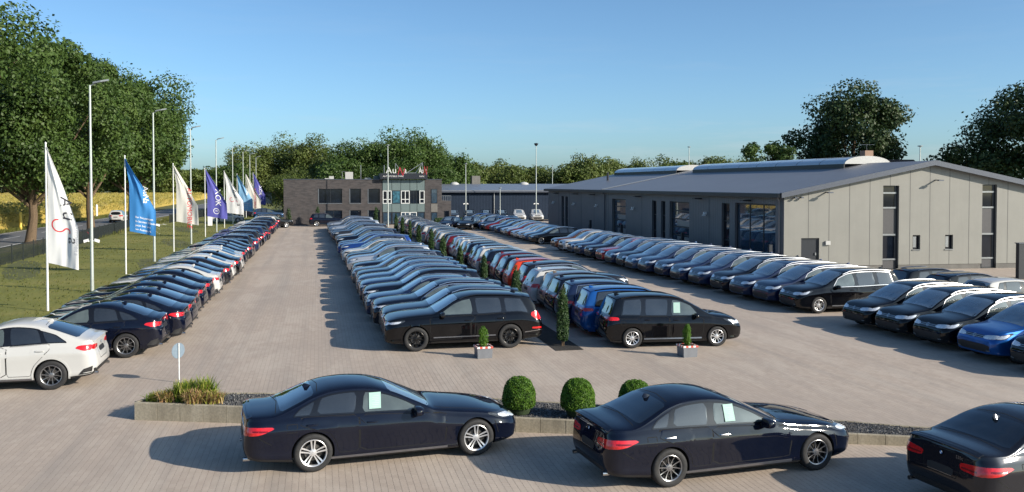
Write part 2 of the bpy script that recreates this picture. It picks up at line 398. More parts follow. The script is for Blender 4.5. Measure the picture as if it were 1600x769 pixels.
def winpoly(lo, hi, k=.18, it=1): return rounded(lo+hi[::-1], it, k)

def build_car(T, lod, paint, rim_mat, style_name=None):
    """returns the list (name, mesh, location, rotation, parent index) of one car's parts"""
    s = T['s']; h = s.L/2; out = []; part = lambda nm, me, loc=(0, 0, 0), rz=0, par=-1: (out.append((nm, me, loc, rz, par)), len(out)-1)[1]
    part('body', s.body('body', [paint, M['black']], 1.0 if lod == 0 else .7 if lod == 1 else .45))
    n = 16 if lod == 0 else 8; rws = 6 if lod == 0 else 4; V = lambda k, nm, mats, **kw: part(nm, k.mesh(nm, mats, **kw))
    sides = (1, -1)
    glass = [M['glass'], M['glass_front']]
    # ---- side glazing
    for sd in sides:
        alo, ahi = [], []
        for lo, hi in T['win']: alo += lo; ahi += hi
        k = MB(); s.panel(k, 'side', winpoly(alo, ahi, .15), .0025, sd, n*2, rws); V(k, 'window_surround', M['gloss_black'])
        for i, (lo, hi) in enumerate(T['win']):
            ins = [(d, z) for d, z in lo+hi[::-1]]; cx = sum(p[0] for p in ins)/len(ins); cz = sum(p[1] for p in ins)/len(ins)
            q = rounded([(cx+(d-cx)*(1-.035/max(.3, abs(lo[-1][0]-lo[0][0])/2)), cz+(z-cz)*.93) for d, z in ins], 1, .2)
            k = MB(); s.panel(k, 'side', q, .006, sd, n, rws); V(k, 'side_window', M['glass_front'] if (i == 0 or T.get('clear')) else M['glass'])
        if T.get('chrome'):
            k = MB(); lo = alo; hi = ahi
            o = rounded([(d, z-.006) for d, z in lo]+[(d, z+.010) for d, z in hi[::-1]], 1, .15)
            s.ribbon(k, 'side', o, T['chrome'], .008, sd, True, step=.12 if lod else .06); V(k, 'window_trim', M['chrome'] if T['chrome'] > .0145 else M['gloss_black'])
    # ---- windscreen, rear window
    d0, d1 = T['ws']; e = np.linspace(d0, d1, 7)
    wfun = lambda d: float((s.W*s.fq(1.0)-s.k*(s.zr(d)-s.zs(d)))*s.plan(h-d))
    poly = [(d, wfun(d)*.925-.01) for d in e]+[(d, -wfun(d)*.925+.01) for d in e[::-1]]
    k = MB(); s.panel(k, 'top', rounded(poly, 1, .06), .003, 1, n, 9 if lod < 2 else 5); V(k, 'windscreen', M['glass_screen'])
    if 'rg' in T:
        d0, d1 = T['rg']; e = np.linspace(d0, d1, 7); poly = [(d, wfun(d)*.90-.01) for d in e]+[(d, -wfun(d)*.90+.01) for d in e[::-1]]
        k = MB(); s.panel(k, 'top', rounded(poly, 1, .06), .004, 1, n, 9 if lod < 2 else 5); V(k, 'rear_window', M['glass_rear'])
    else:
        k = MB(); s.panel(k, 'rear', rounded(T['rgp'], 2, .2), .005, 1, n, 7 if lod < 2 else 4); V(k, 'rear_window', M['glass_rear'])
    # ---- lamps
    for sd in sides:
        k = MB()
        for pl, poly, m in T['head']:
            s.panel(k, pl, rounded([((a*sd if pl != 'side' else a), b) for a, b in poly], 1 if lod else 2, .2), .006+.002*m, sd, 10, 4, m=m)
        V(k, 'headlight', [M['lamp_dark'], M['lamp_white']])
        k = MB()
        for pl, poly, m in T['tail']:
            s.panel(k, pl, rounded([((a*sd if pl != 'side' else a), b) for a, b in poly], 1 if lod else 2, .16), .007+.002*m, sd, 10, 4, m=m)
        V(k, 'tail_light', [M['red'], M['red_dark'], M['lamp_white']])
    # ---- front and rear dark panels, chrome
    for pl, poly in T.get('dark', []): k = MB(); s.panel(k, pl, rounded(poly, 1, .15), .005, 1, 12, 4); V(k, 'grille' if pl == 'front' else 'rear_trim', M['black'])
    if lod < 2:
        for pl, path, w in T.get('bright', []): k = MB(); s.ribbon(k, pl, path, w, .012, 1); V(k, 'chrome_strip', M['chrome'])
        for pl, poly in T.get('plastic', []):
            for sd in (sides if pl == 'side' else (1,)): k = MB(); s.panel(k, pl, poly, .006, sd, 14, 3); V(k, 'bumper_trim', M['black'])
        for (pl, c, kind) in T.get('badge', []): part('badge', badge_mesh(s, pl, c, kind))
        if T.get('arch'):
            for ax in (s.fo, s.fo+s.wb):
                for sd in sides:
                    k = MB(); a0 = -22; path = [(ax+(s.wr+.035+T['arch']/2)*math.cos(math.radians(t)), s.wr+.01+(s.wr+.035+T['arch']/2)*math.sin(math.radians(t))) for t in range(a0, 181-a0, 6)]
                    s.ribbon(k, 'side', [p for p in path if p[1] > .26], T['arch'], .011, sd); V(k, 'arch_trim', M['arch'] if T.get('archblack') else paint)
    # ---- doors and shut lines
    if lod == 0 and T.get('script'): part('badge_lettering', rear_text(s, *T['script']))
    if lod < 2:
        for sd in sides:
            for i, poly in enumerate(T['doors']):
                if lod == 0 or sd == 1 or True:
                    k = MB(); q = rounded(poly, 1, .08)
                    cx = sum(p[0] for p in q)/len(q); cz = sum(p[1] for p in q)/len(q)
                    s.ribbon(k, 'side', q, .020, .0012, sd, True, m=1, step=.1)
                    s.panel(k, 'side', q, .003, sd, 16, 9 if lod == 0 else 6, thick=.004)
                    di = V(k, 'door', [paint, M['seam']])
                    hd, hz = T['handles'][i]
                    if lod == 0 or i < 2:
                        y = float(s.y(h-hd, hz)); g = MB()
                        v = []; L2 = .105
                        g.tube([(h-hd+L2, sd*(y-.012), hz), (h-hd+L2*.8, sd*(y+.022), hz+.004), (h-hd, sd*(y+.032), hz+.006), (h-hd-L2*.8, sd*(y+.022), hz+.004), (h-hd-L2, sd*(y-.012), hz)], [.012, .015, .016, .015, .012], 6)
                        part('door_handle', g.mesh('door_handle', M['chrome'] if T.get('chrome_handles') else paint), par=di)
        for pl, path, closed in T.get('seams', []):
            for sd in ((1, -1) if pl == 'side' else (1,)): k = MB(); s.ribbon(k, pl, path, .012, .0014, sd, closed); V(k, 'panel_gap', M['seam'])
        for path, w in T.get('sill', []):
            for sd in sides: k = MB(); s.ribbon(k, 'side', path, w, .010, sd); V(k, 'sill_sheen', M['sill'])  # strip along the sill, its bright reflection put into the colour
        mm = mirror_mesh(*T.get('mirror', (.11, .12, .075)))
        for sd in sides:
            v = [(x, sd*y, z) for x, y, z in mm.v]; q = MB(); q.v = v; q.f = mm.f if sd > 0 else [f[::-1] for f in mm.f]; q.m = mm.m
            d, z = T['mpos']; part('side_mirror', q.mesh('side_mirror', [M['gloss_black'] if T.get('black_mirror') else paint, M['black']], fix=True), (h-d, sd*(float(s.y(h-d, z))+.03), z))
    # ---- roof rails, spoiler, antenna
    if T.get('rails'):
        d0, d1, mat = T['rails']
        for sd in sides:
            path = []
            for t in np.linspace(0, 1, 12 if lod == 0 else 8):
                d = d0+(d1-d0)*t; y = wfun(d)*.97; z = float(s.zr(d))+.030+.025*min(1, 6*min(t, 1-t)); path.append((h-d, sd*y, z))
            part('roof_rail', MB().tube(path, .022, 6).mesh('roof_rail', M[mat]))
    if T.get('fin') and lod < 2:
        d = T['fin']; z = float(s.top(d)); k = MB()
        for sd in (1,):
            v = [(h-d+.12, 0, z-.01), (h-d+.0, .035, z-.015), (h-d-.09, .03, z-.02), (h-d-.09, -.03, z-.02), (h-d, -.035, z-.015), (h-d-.01, 0, z+.045), (h-d-.08, 0, z+.065), (h-d-.11, 0, z+.02)]
            k.add(v, [(0, 1, 5), (1, 2, 6, 5), (2, 7, 6), (0, 5, 4), (4, 5, 6, 3), (3, 6, 7), (2, 3, 7)])
        V(k, 'roof_antenna', paint)
    if T.get('spoiler'):
        d, ov, th = T['spoiler']; z = float(s.top(d)); w = wfun(d)*.92; ym = np.linspace(-w, w, 9); k = MB(); v = []
        for y in ym:
            zz = float(s.project('top', np.array([d]), np.array([y]))[0, 2]); e = ov*(1-.25*(y/w)**2)
            v += [(h-d, y, zz+.006), (h-d-e, y, zz-.012-ov*.12), (h-d-e, y, zz-.012-ov*.12-th), (h-d, y, zz-.05)]
        k.add(v, [(i*4+a, i*4+(a+1) % 4, i*4+4+(a+1) % 4, i*4+4+a) for i in range(8) for a in range(4)]+[(0, 1, 2, 3), (35, 34, 33, 32)])
        V(k, 'rear_spoiler', M['gloss_black'] if T.get('spoiler_black') else paint, fix=True)
    if T.get('exhaust') and lod < 2:
        for sd in sides:
            k = MB(); d, y, z = T['exhaust']; k.tube([(h-d+.1, sd*y, z), (h-d-.02, sd*y, z)], .040, 12); k.tube([(h-d-.0, sd*y, z), (h-d-.022, sd*y, z)], .034, 12, 1); V(k, 'exhaust_pipe', [M['chrome'], M['black']])
    # ---- wheels
    R = s.wr; wd = T.get('tw', .24); seg = 36 if lod == 0 else 20 if lod == 1 else 14
    me = wheel_meshes(R, T['rim_r'], wd, T['style'], rim_mat, seg)
    for ax in (h-s.fo, h-s.fo-s.wb):
        for sd in (-1, 1):
            y = sd*(s.W-.025-wd/2); rz = 0 if sd > 0 else math.pi
            w = part('wheel', me[0], (ax, y, R), rz)
            part('tyre', me[1], par=w); part('rim', me[2], par=w)
    return out

def text_mesh(body, size, depth=.05):
    c = bpy.data.curves.new('txt', 'FONT'); c.body = body; c.size = size; c.extrude = depth/2; c.resolution_u = 3
    o = bpy.data.objects.new('txt', c); COL.objects.link(o); me = bpy.data.meshes.new_from_object(o.evaluated_get(bpy.context.evaluated_depsgraph_get())); bpy.data.objects.remove(o); return me
def rear_text(s, body, size, y0, z0):
    me = text_mesh(body, size, 0); me.name = 'badge_lettering'; me.materials.clear(); me.materials.append(M['chrome'])
    for v in me.vertices: p = s.project('rear', np.array([y0-v.co.x]), np.array([z0+v.co.y]))[0]; v.co = (p[0]-.012, p[1], p[2])
    return me
def badge_mesh(s, pl, c, kind):
    """round emblems: blue and white quarters, or a chrome ring with a V over a W, or four rings"""
    k = MB(); u, v = c[0], c[1]; r = c[2] if len(c) > 2 else .04
    p = s.project(pl, np.array([u]), np.array([v]))[0]; e = .01
    A = s.project(pl, np.array([u+e]), np.array([v]))[0]-s.project(pl, np.array([u-e]), np.array([v]))[0]
    B = s.project(pl, np.array([u]), np.array([v+e]))[0]-s.project(pl, np.array([u]), np.array([v-e]))[0]
    A, B = Vector(A).normalized(), Vector(B).normalized(); N = A.cross(B); N.normalize()
    if N.dot(Vector(s.OUT[pl](1))) < 0: N = -N
    B = N.cross(A); P = Vector(p)+N*.010
    def disc(r0, r1, a0, a1, lift, m, cx=0):
        n = max(3, int((a1-a0)/15)); vv = []
        for i in range(n+1):
            a = math.radians(a0+(a1-a0)*i/n)
            for q in (r0, r1): vv.append(P+A*(cx+q*math.cos(a))+B*(q*math.sin(a))+N*lift)
        k.add(vv, [(2*i, 2*i+1, 2*i+3, 2*i+2) for i in range(n)], m)
    if kind == 'quarters':
        disc(.0, r, 0, 360, 0, 0); disc(r*.70, r, 0, 360, .003, 3)
        for i in range(4): disc(0, r*.68, 90*i, 90*i+90, .004, 1 if i % 2 else 2)
    elif kind == 'rings':
        for i in range(4): disc(r*.72, r, 0, 360, .002*i, 0, (i-1.5)*r*1.45)
    else:
        disc(0, r*.85, 0, 360, 0, 3); disc(r*.84, r, 0, 360, .003, 0)
        for a, b in (((-.32, .75), (0, .05)), ((.32, .75), (0, .05)), ((-.72, .35), (-.32, -.8)), ((-.32, -.8), (0, -.1)), ((.0, -.1), (.32, -.8)), ((.32, -.8), (.72, .35))):
            k.bar(P+A*(a[0]*r)+B*(a[1]*r)+N*.004, P+A*(b[0]*r)+B*(b[1]*r)+N*.004, r*.17, .003, 0, up=N)
    return k.mesh('badge', [M['chrome'], M['badge_blue'], M['white_plastic'], M['gloss_black']], smooth=False)

def arcpts(cx, cz, r, a0, a1, n=8): return [(cx+r*math.cos(math.radians(a0+(a1-a0)*i/n)), cz+r*math.sin(math.radians(a0+(a1-a0)*i/n))) for i in range(n+1)]
SB = '0,.26 .3,.23 .9,.19 2.5,.185 4,.19 4.6,.24 5.2,.30'          # sedan underside
UB = '0,.30 .3,.26 .9,.24 2.5,.235 4,.24 4.5,.29 5.2,.34'
EF = '.2,.10 .32,.03 .48,0 .62,.015 .75,.07 .85,.14 1.0,.20'
ER_S = '.25,.09 .38,.03 .5,.0 .68,.015 .85,.04 .98,.05 1.10,.0'
ER_H = '.28,.13 .42,.03 .55,0 .75,.03 .95,.09 1.2,.13'
def mk_doors(s, fz, bp, rz0, low=.30, up=.012):
    """front and rear door outlines; the rear one follows the wheel arch"""
    f = [(fz+.03, low), (fz, low+.25), (fz-.01, float(s.belt(fz))-up-.03), (bp-.008, float(s.belt(bp))-up), (bp-.012, low)]
    r = s.wr+.10; ax = s.fo+s.wb
    arc = [(ax-r*math.cos(math.radians(a)), s.wr+.01+r*math.sin(math.radians(a))) for a in (2, 18, 34, 50)]
    g = [(bp+.012, float(s.belt(bp))-up), (rz0, float(s.belt(rz0))-up), (rz0+.01, float(s.belt(rz0))-.14)]+arc[::-1]+[(arc[0][0]-.03, low), (bp+.012, low)]
    g = [p for i, p in enumerate(g) if i == 0 or True]
    return [f, g]
TY = {}
def T_(name, s, **k): k['s'] = s; TY[name] = k; return k
# large saloon
def saloon(L, W, H, wb, fo, wr, k=1.0):
    z = H/1.48; q = L/4.94
    return Shape(L, W, f'0,{.64*z} {.04*q},{.70*z} {.3*q},{.79*z} {.8*q},{.895*z} {1.35*q},{.965*z} {1.62*q},{1.0*z} {1.70*q},{1.04*z} {2.0*q},{1.185*z} {2.42*q},{1.37*z} {2.75*q},{1.455*z} {3.1*q},{H} {3.4*q},{1.465*z} {3.70*q},{1.40*z} {4.05*q},{1.25*z} {4.34*q},{1.125*z} {4.46*q},{1.095*z} {4.75*q},{1.085*z} {4.88*q},{1.07*z} {L},{1.00*z}',
        f'0,{.60*z} .4,{.74*z} 1.0,{.86*z} 1.8,{.945*z} 3.0,{.985*z} 4.2,{1.01*z} {L},{.97*z}', wb, fo, wr, '0,.05 .3,.075 1.2,.10 1.7,.085 2.5,.085 3.3,.09 4.1,.095 4.4,.085 5.3,.05', .50, SB, .36, .27, .58, .36, EF, ER_S)
for nm, L, W, H, wb, fo, wr in (('saloon', 5.02, 1.87, 1.48, 2.975, .88, .335), ('long_saloon', 5.17, 1.90, 1.48, 3.07, .89, .35)):
    s = saloon(L, W, H, wb, fo, wr); q = L/4.94; z = H/1.48; big = nm == 'long_saloon'
    T_(nm, s, win=[window(s, 1.84*q, 2.10*q, 2.96*q, 2.90*q), window(s, 3.03*q, 2.97*q, 3.76*q, 3.66*q, n=7), window(s, 3.82*q, 3.72*q, 4.12*q, 3.99*q, n=5, drop=.045)],
      ws=(1.70*q, 2.44*q), rg=(3.74*q, 4.32*q), chrome=.014, 
      head=[('side', [(.10, .66), (.10, .745), (.62, .80), (.66, .78), (.40, .68)], 0), ('side', [(.14, .675), (.14, .735), (.45, .765), (.36, .695)], 1), ('front', [(.42, .63), (.42, .70), (.72, .73), (.74, .66)], 1)],
      tail=[('side', [(L-.54 if big else L-.58, .845), (L-.50, .88), (L-.03, .89), (L-.04, .735), (L-.28, .76)], 0), ('rear', [(.40, .75), (.38, .85), (.70, .885), (.83, .885), (.83, .735), (.70, .735)], 0), ('rear', [(.42, .775), (.42, .80), (.72, .80), (.72, .775)], 1), ('side', [(L-.42, .80), (L-.42, .825), (L-.14, .835), (L-.14, .80)], 1)],
      dark=[('front', [(-.38, .44), (-.38, .62), (-.05, .65), (-.05, .44)]), ('front', [(.05, .44), (.05, .65), (.38, .62), (.38, .44)]), ('front', [(-.7, .27), (-.7, .38), (.7, .38), (.7, .27)]), ('rear', [(-.70, .30), (-.74, .40), (.74, .40), (.70, .30)]), ('rear', [(-.27, .60), (-.27, .72), (.27, .72), (.27, .60)])],
      bright=[('rear', [(-.70, .80), (.70, .80)], .018)] if big else [('rear', [(-.25, .603), (.25, .603)], .008)],
      badge=[('rear', (0, .905), 'quarters')], script=None if big else ('530e', .075, -.30, .895), 
      doors=mk_doors(s, 1.42*q, 2.99*q, 3.98*q, .33), handles=[(2.76*q, .835*z), (3.80*q, .865*z)], chrome_handles=not big,
      seams=[('top', [(.25, .62), (.9, .70), (1.5, .72), (1.68, .66)], False), ('top', [(.25, -.62), (.9, -.70), (1.5, -.72), (1.68, -.66)], False),
             ('top', [(4.40*q, -.70), (4.34*q, 0), (4.40*q, .70)], False), ('rear', [(-.38, .93), (-.36, .70), (-.33, .58), (.33, .58), (.36, .70), (.38, .93)], False), ('side', [(L-.48, .56), (L-.26, .70)], False),
             ('top', [(3.68*q, -.52), (3.63*q, 0), (3.68*q, .52)], False), ('side', [(4.05*q, .76), (4.05*q, .90), (4.22*q, .90), (4.22*q, .76)], True), ('side', [(.45, .42), (.52, .66)], False)],
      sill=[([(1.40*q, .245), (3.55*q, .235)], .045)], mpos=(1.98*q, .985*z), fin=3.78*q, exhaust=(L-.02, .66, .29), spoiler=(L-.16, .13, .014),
      style=(5, True, .030, .044, .036, 0) if big else (5, True, .020, .026, .075, .03), rim_r=.245 if big else .225, tw=.25, mirror=(.125, .14, .085))
# sloping roofed coupe SUV
for nm, L, W, H, wb, fo in (('coupe_suv', 4.67, 1.88, 1.62, 2.81, .85), ('large_coupe_suv', 4.91, 1.99, 1.70, 2.93, .92)):
    q = L/4.67; z = H/1.62
    s = Shape(L, W, f'0,{.84*z} .05,{.90*z} .3,{.97*z} .8,{1.03*z} {1.3*q},{1.085*z} {1.52*q},{1.11*z} {1.6*q},{1.15*z} {1.95*q},{1.34*z} {2.32*q},{1.52*z} {2.6*q},{1.60*z} {2.85*q},{H} {3.15*q},{1.60*z} {3.5*q},{1.52*z} {3.9*q},{1.385*z} {4.2*q},{1.27*z} {4.38*q},{1.215*z} {4.54*q},{1.19*z} {4.62*q},{1.15*z} {L},{1.04*z}',
        f'0,{.72*z} .4,{.90*z} 1.0,{.99*z} 1.8,{1.045*z} 3.0,{1.085*z} 4.0,{1.12*z} {L},{1.05*z}', wb, fo, .372, '0,.06 .3,.08 1.2,.10 1.6,.09 2.5,.09 3.3,.10 4.1,.10 4.4,.09 5.0,.06', .47, UB, .38, .30, .50, .36, '.2,.12 .35,.03 .52,0 .72,.01 .90,.07 1.1,.15', '.28,.16 .42,.05 .55,.0 .8,.03 .98,.08 1.1,.08 1.25,.03')
    T_(nm, s, win=[window(s, 1.74*q, 1.95*q, 2.66*q, 2.62*q), window(s, 2.74*q, 2.70*q, 3.50*q, 3.36*q, n=7), window(s, 3.55*q, 3.41*q, 4.02*q, 3.76*q, n=5, drop=.05)],
      ws=(1.60*q, 2.36*q), rg=(3.52*q, 4.24*q), chrome=.014, arch=.055 if 'large' not in nm else .045,
      head=[('side', [(.10, .80), (.10, .88), (.55, .93), (.50, .85)], 0), ('front', [(.42, .74), (.42, .84), (.78, .88), (.78, .77)], 1)],
      tail=[('side', [(L-.50, .985*z), (L-.42, 1.045*z), (L-.05, 1.055*z), (L-.07, .92*z), (L-.26, .915*z)], 0), ('rear', [(.44, .935*z), (.42, 1.02*z), (.82, 1.05*z), (.82, .92*z)], 0), ('rear', [(.46, .955*z), (.46, .975*z), (.80, .975*z), (.80, .955*z)], 1)],
      dark=[('front', [(-.36, .55), (-.36, .78), (-.04, .80), (-.04, .55)]), ('front', [(.04, .55), (.04, .80), (.36, .78), (.36, .55)]), ('front', [(-.7, .32), (-.7, .48), (.7, .48), (.7, .32)]), ('rear', [(-.78, .34), (-.84, .52), (.84, .52), (.78, .34)]), ('rear', [(-.28, .80*z), (-.28, .92*z), (.28, .92*z), (.28, .80*z)])],
      plastic=[('side', [(L-.42, .36), (L-.30, .50), (L-.10, .56), (L-.07, .38)])],
      badge=[('rear', (0, 1.0*z), 'quarters')], doors=mk_doors(s, 1.36*q, 2.69*q, 3.62*q, .38), handles=[(2.50*q, .93*z), (3.42*q, .95*z)],
      seams=[('top', [(.3, .6), (.9, .70), (1.5, .72)], False), ('top', [(.3, -.6), (.9, -.70), (1.5, -.72)], False), ('rear', [(-.43, 1.1), (-.40, .78), (-.36, .68), (.36, .68), (.40, .78), (.43, 1.1)], False), ('top', [(3.46*q, -.5), (3.42*q, 0), (3.46*q, .5)], False)],
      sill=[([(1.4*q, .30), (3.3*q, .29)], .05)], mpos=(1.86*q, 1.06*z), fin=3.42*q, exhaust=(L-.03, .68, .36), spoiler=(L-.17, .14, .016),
      style=(5, True, .022, .028, .085, .035), rim_r=.255, tw=.27, mirror=(.11, .13, .085))
# big family SUV
s = Shape(5.05, 1.97, '0,.86 .04,.95 .2,1.03 .6,1.10 1.3,1.165 1.50,1.18 1.58,1.22 1.9,1.40 2.25,1.60 2.55,1.69 3.0,1.735 3.6,1.72 4.2,1.685 4.5,1.65 4.62,1.60 4.72,1.49 4.86,1.28 4.93,1.12 4.99,1.02 5.05,.95',
    '0,.78 .3,.96 1.0,1.05 1.8,1.085 3.0,1.10 4.2,1.14 5.05,.93', 2.99, .96, .385, '0,.05 .3,.065 1.2,.08 1.6,.09 2.5,.09 3.3,.09 4.5,.09 4.8,.08 5.05,.05', .36, UB, .27, .22, .44, .32, '.2,.10 .35,.02 .52,0 .80,.01 .97,.05 1.1,.12', '.28,.14 .42,.03 .55,0 .75,.02 .95,.05 1.2,.06')
T_('large_suv', s, win=[window(s, 1.66, 1.92, 2.78, 2.72), window(s, 2.86, 2.80, 3.72, 3.66, n=7), window(s, 3.79, 3.74, 4.58, 4.34, n=7, drop=.035)],
   ws=(1.58, 2.30), rgp=[(-.66, 1.14), (-.58, 1.53), (.58, 1.53), (.66, 1.14)], chrome=.014, arch=.06, rails=(2.35, 4.35, 'rail_black'), black_mirror=True,
   head=[('side', [(.10, .84), (.10, .93), (.62, .985), (.62, .94), (.40, .86)], 0), ('side', [(.12, .855), (.12, .91), (.55, .955), (.40, .88)], 1), ('front', [(.46, .80), (.46, .90), (.80, .94), (.80, .82)], 1)],
   tail=[('side', [(4.62, 1.02), (4.66, 1.13), (4.93, 1.15), (5.00, .88), (4.80, .90)], 0), ('rear', [(.52, .92), (.56, 1.10), (.84, 1.08), (.84, .90)], 0), ('side', [(4.66, .60), (4.66, .66), (4.98, .66), (4.98, .60)], 0)],
   dark=[('front', [(-.50, .50), (-.56, .70), (-.48, .92), (.48, .92), (.56, .70), (.50, .50)]), ('front', [(-.8, .32), (-.8, .50), (-.6, .50), (-.6, .32)]), ('front', [(.6, .32), (.6, .50), (.8, .50), (.8, .32)]), ('rear', [(-.84, .36), (-.84, .46), (.84, .46), (.84, .36)]), ('rear', [(-.28, .76), (-.28, .88), (.28, .88), (.28, .76)])],
   badge=[('front', (0, .84, .05), 'rings')], bright=[('side', [(4.42, .50), (4.98, .56)], .02)],
   doors=mk_doors(s, 1.40, 2.82, 3.78, .44), handles=[(2.58, .93), (3.62, .97)],
   seams=[('top', [(.3, .66), (.9, .78), (1.5, .80)], False), ('top', [(.3, -.66), (.9, -.78), (1.5, -.80)], False), ('rear', [(-.5, 1.1), (-.50, .90), (-.5, .70), (.5, .70), (.50, .90), (.5, 1.1)], False)],
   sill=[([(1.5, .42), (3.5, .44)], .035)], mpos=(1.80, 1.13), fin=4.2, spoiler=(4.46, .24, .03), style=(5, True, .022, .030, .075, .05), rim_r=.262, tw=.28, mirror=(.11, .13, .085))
M['rail_black'] = M['gloss_black']
pass; TY['chrome_suv'] = dict(TY['large_suv'], chrome=.032, rails=(2.35, 4.35, 'chrome'))
# people carriers
for nm, L, W, H, wb, fo, wr in (('people_carrier', 4.53, 1.83, 1.66, 2.79, .88, .325), ('large_people_carrier', 4.85, 1.90, 1.73, 2.92, .92, .34)):
    q = L/4.53; z = H/1.66
    s = Shape(L, W, f'0,{.79*z} .04,{.86*z} .25,{.94*z} .7,{1.01*z} {1.0*q},{1.06*z} {1.12*q},{1.10*z} {1.5*q},{1.31*z} {1.92*q},{1.515*z} {2.2*q},{1.605*z} {2.7*q},{1.65*z} {3.2*q},{H} {3.8*q},{1.635*z} {4.08*q},{1.60*z} {4.16*q},{1.55*z} {4.27*q},{1.35*z} {4.38*q},{1.12*z} {4.44*q},{1.03*z} {L},{.96*z}',
        f'0,{.70*z} .4,{.88*z} 1.0,{.96*z} 1.8,{.99*z} 3.0,{1.01*z} 4.0,{1.04*z} {L},{.92*z}', wb, fo, wr, '0,.05 .3,.08 1.0,.10 1.4,.09 2.5,.08 4.1,.08 4.3,.07 5,.05', .30, SB, .32, .18, .46, .24, EF, '.25,.14 .38,.04 .5,.0 .68,.02 .85,.05 1.0,.05')
    T_(nm, s, win=[window(s, 1.46*q, 1.70*q, 2.42*q, 2.36*q), window(s, 2.50*q, 2.44*q, 3.28*q, 3.24*q, n=7), window(s, 3.36*q, 3.31*q, 4.05*q, 3.92*q, n=7)],
      ws=(1.10*q, 1.98*q), rgp=[(-.64, 1.05*z), (-.59, 1.50*z), (.59, 1.50*z), (.64, 1.05*z)], chrome=.021 if 'large' in nm else .016, rails=(1.95*q, 4.0*q, 'chrome'), 
      head=[('side', [(.08, .70*z), (.08, .80*z), (.66, .905*z), (.68, .87*z), (.36, .73*z)], 0), ('side', [(.10, .715*z), (.10, .795*z), (.58, .88*z), (.34, .745*z)], 1), ('front', [(.36, .695*z), (.36, .79*z), (.78, .84*z), (.78, .71*z)], 1)],
      tail=[('side', [(L-.44, .90*z), (L-.42, .99*z), (L-.06, 1.01*z), (L-.06, .89*z)], 0), ('rear', [(.40, .90*z), (.38, .99*z), (.78, 1.0*z), (.78, .89*z)], 0), ('rear', [(.42, .915*z), (.42, .935*z), (.76, .935*z), (.76, .915*z)], 1)],
      dark=[('front', [(-.42, .70*z), (-.42, .79*z), (.42, .79*z), (.42, .70*z)]), ('front', [(-.62, .32), (-.66, .54), (.66, .54), (.62, .32)]), ('rear', [(-.7, .32), (-.72, .38), (.72, .38), (.7, .32)]), ('rear', [(-.27, .74*z), (-.27, .85*z), (.27, .85*z), (.27, .74*z)])],
      bright=[('front', [(-.42, .77*z), (.42, .77*z)], .014), ('front', [(-.42, .725*z), (.42, .725*z)], .012), ('front', [(.52, .36), (.66, .37)], .03), ('front', [(-.66, .37), (-.52, .36)], .03)], badge=[('front', (0, .745*z, .065), 'vw'), ('rear', (0, .97*z, .05), 'vw')],
      doors=mk_doors(s, 1.34*q, 2.46*q, 3.42*q, .34), handles=[(2.24*q, .88*z), (3.18*q, .90*z)],
      seams=[('top', [(.3, .6), (.7, .70), (1.05, .74)], False), ('top', [(.3, -.6), (.7, -.70), (1.05, -.74)], False), ('side', [(3.5*q, .93*z), (L-.45, .945*z)], False), ('rear', [(-.66, 1.0), (-.55, .62), (.55, .62), (.66, 1.0)], False), ('side', [(3.9*q, .74), (3.9*q, .86), (4.04*q, .86), (4.04*q, .74)], True)],
      sill=[([(1.4*q, .30), (3.3*q, .30)], .04)], mpos=(1.62*q, 1.01*z), fin=3.95*q, spoiler=(4.0*q, .20, .02), style=(5, True, .030, .034, .050, .01), rim_r=.215*wr/.325, tw=.22, mirror=(.10, .12, .08))
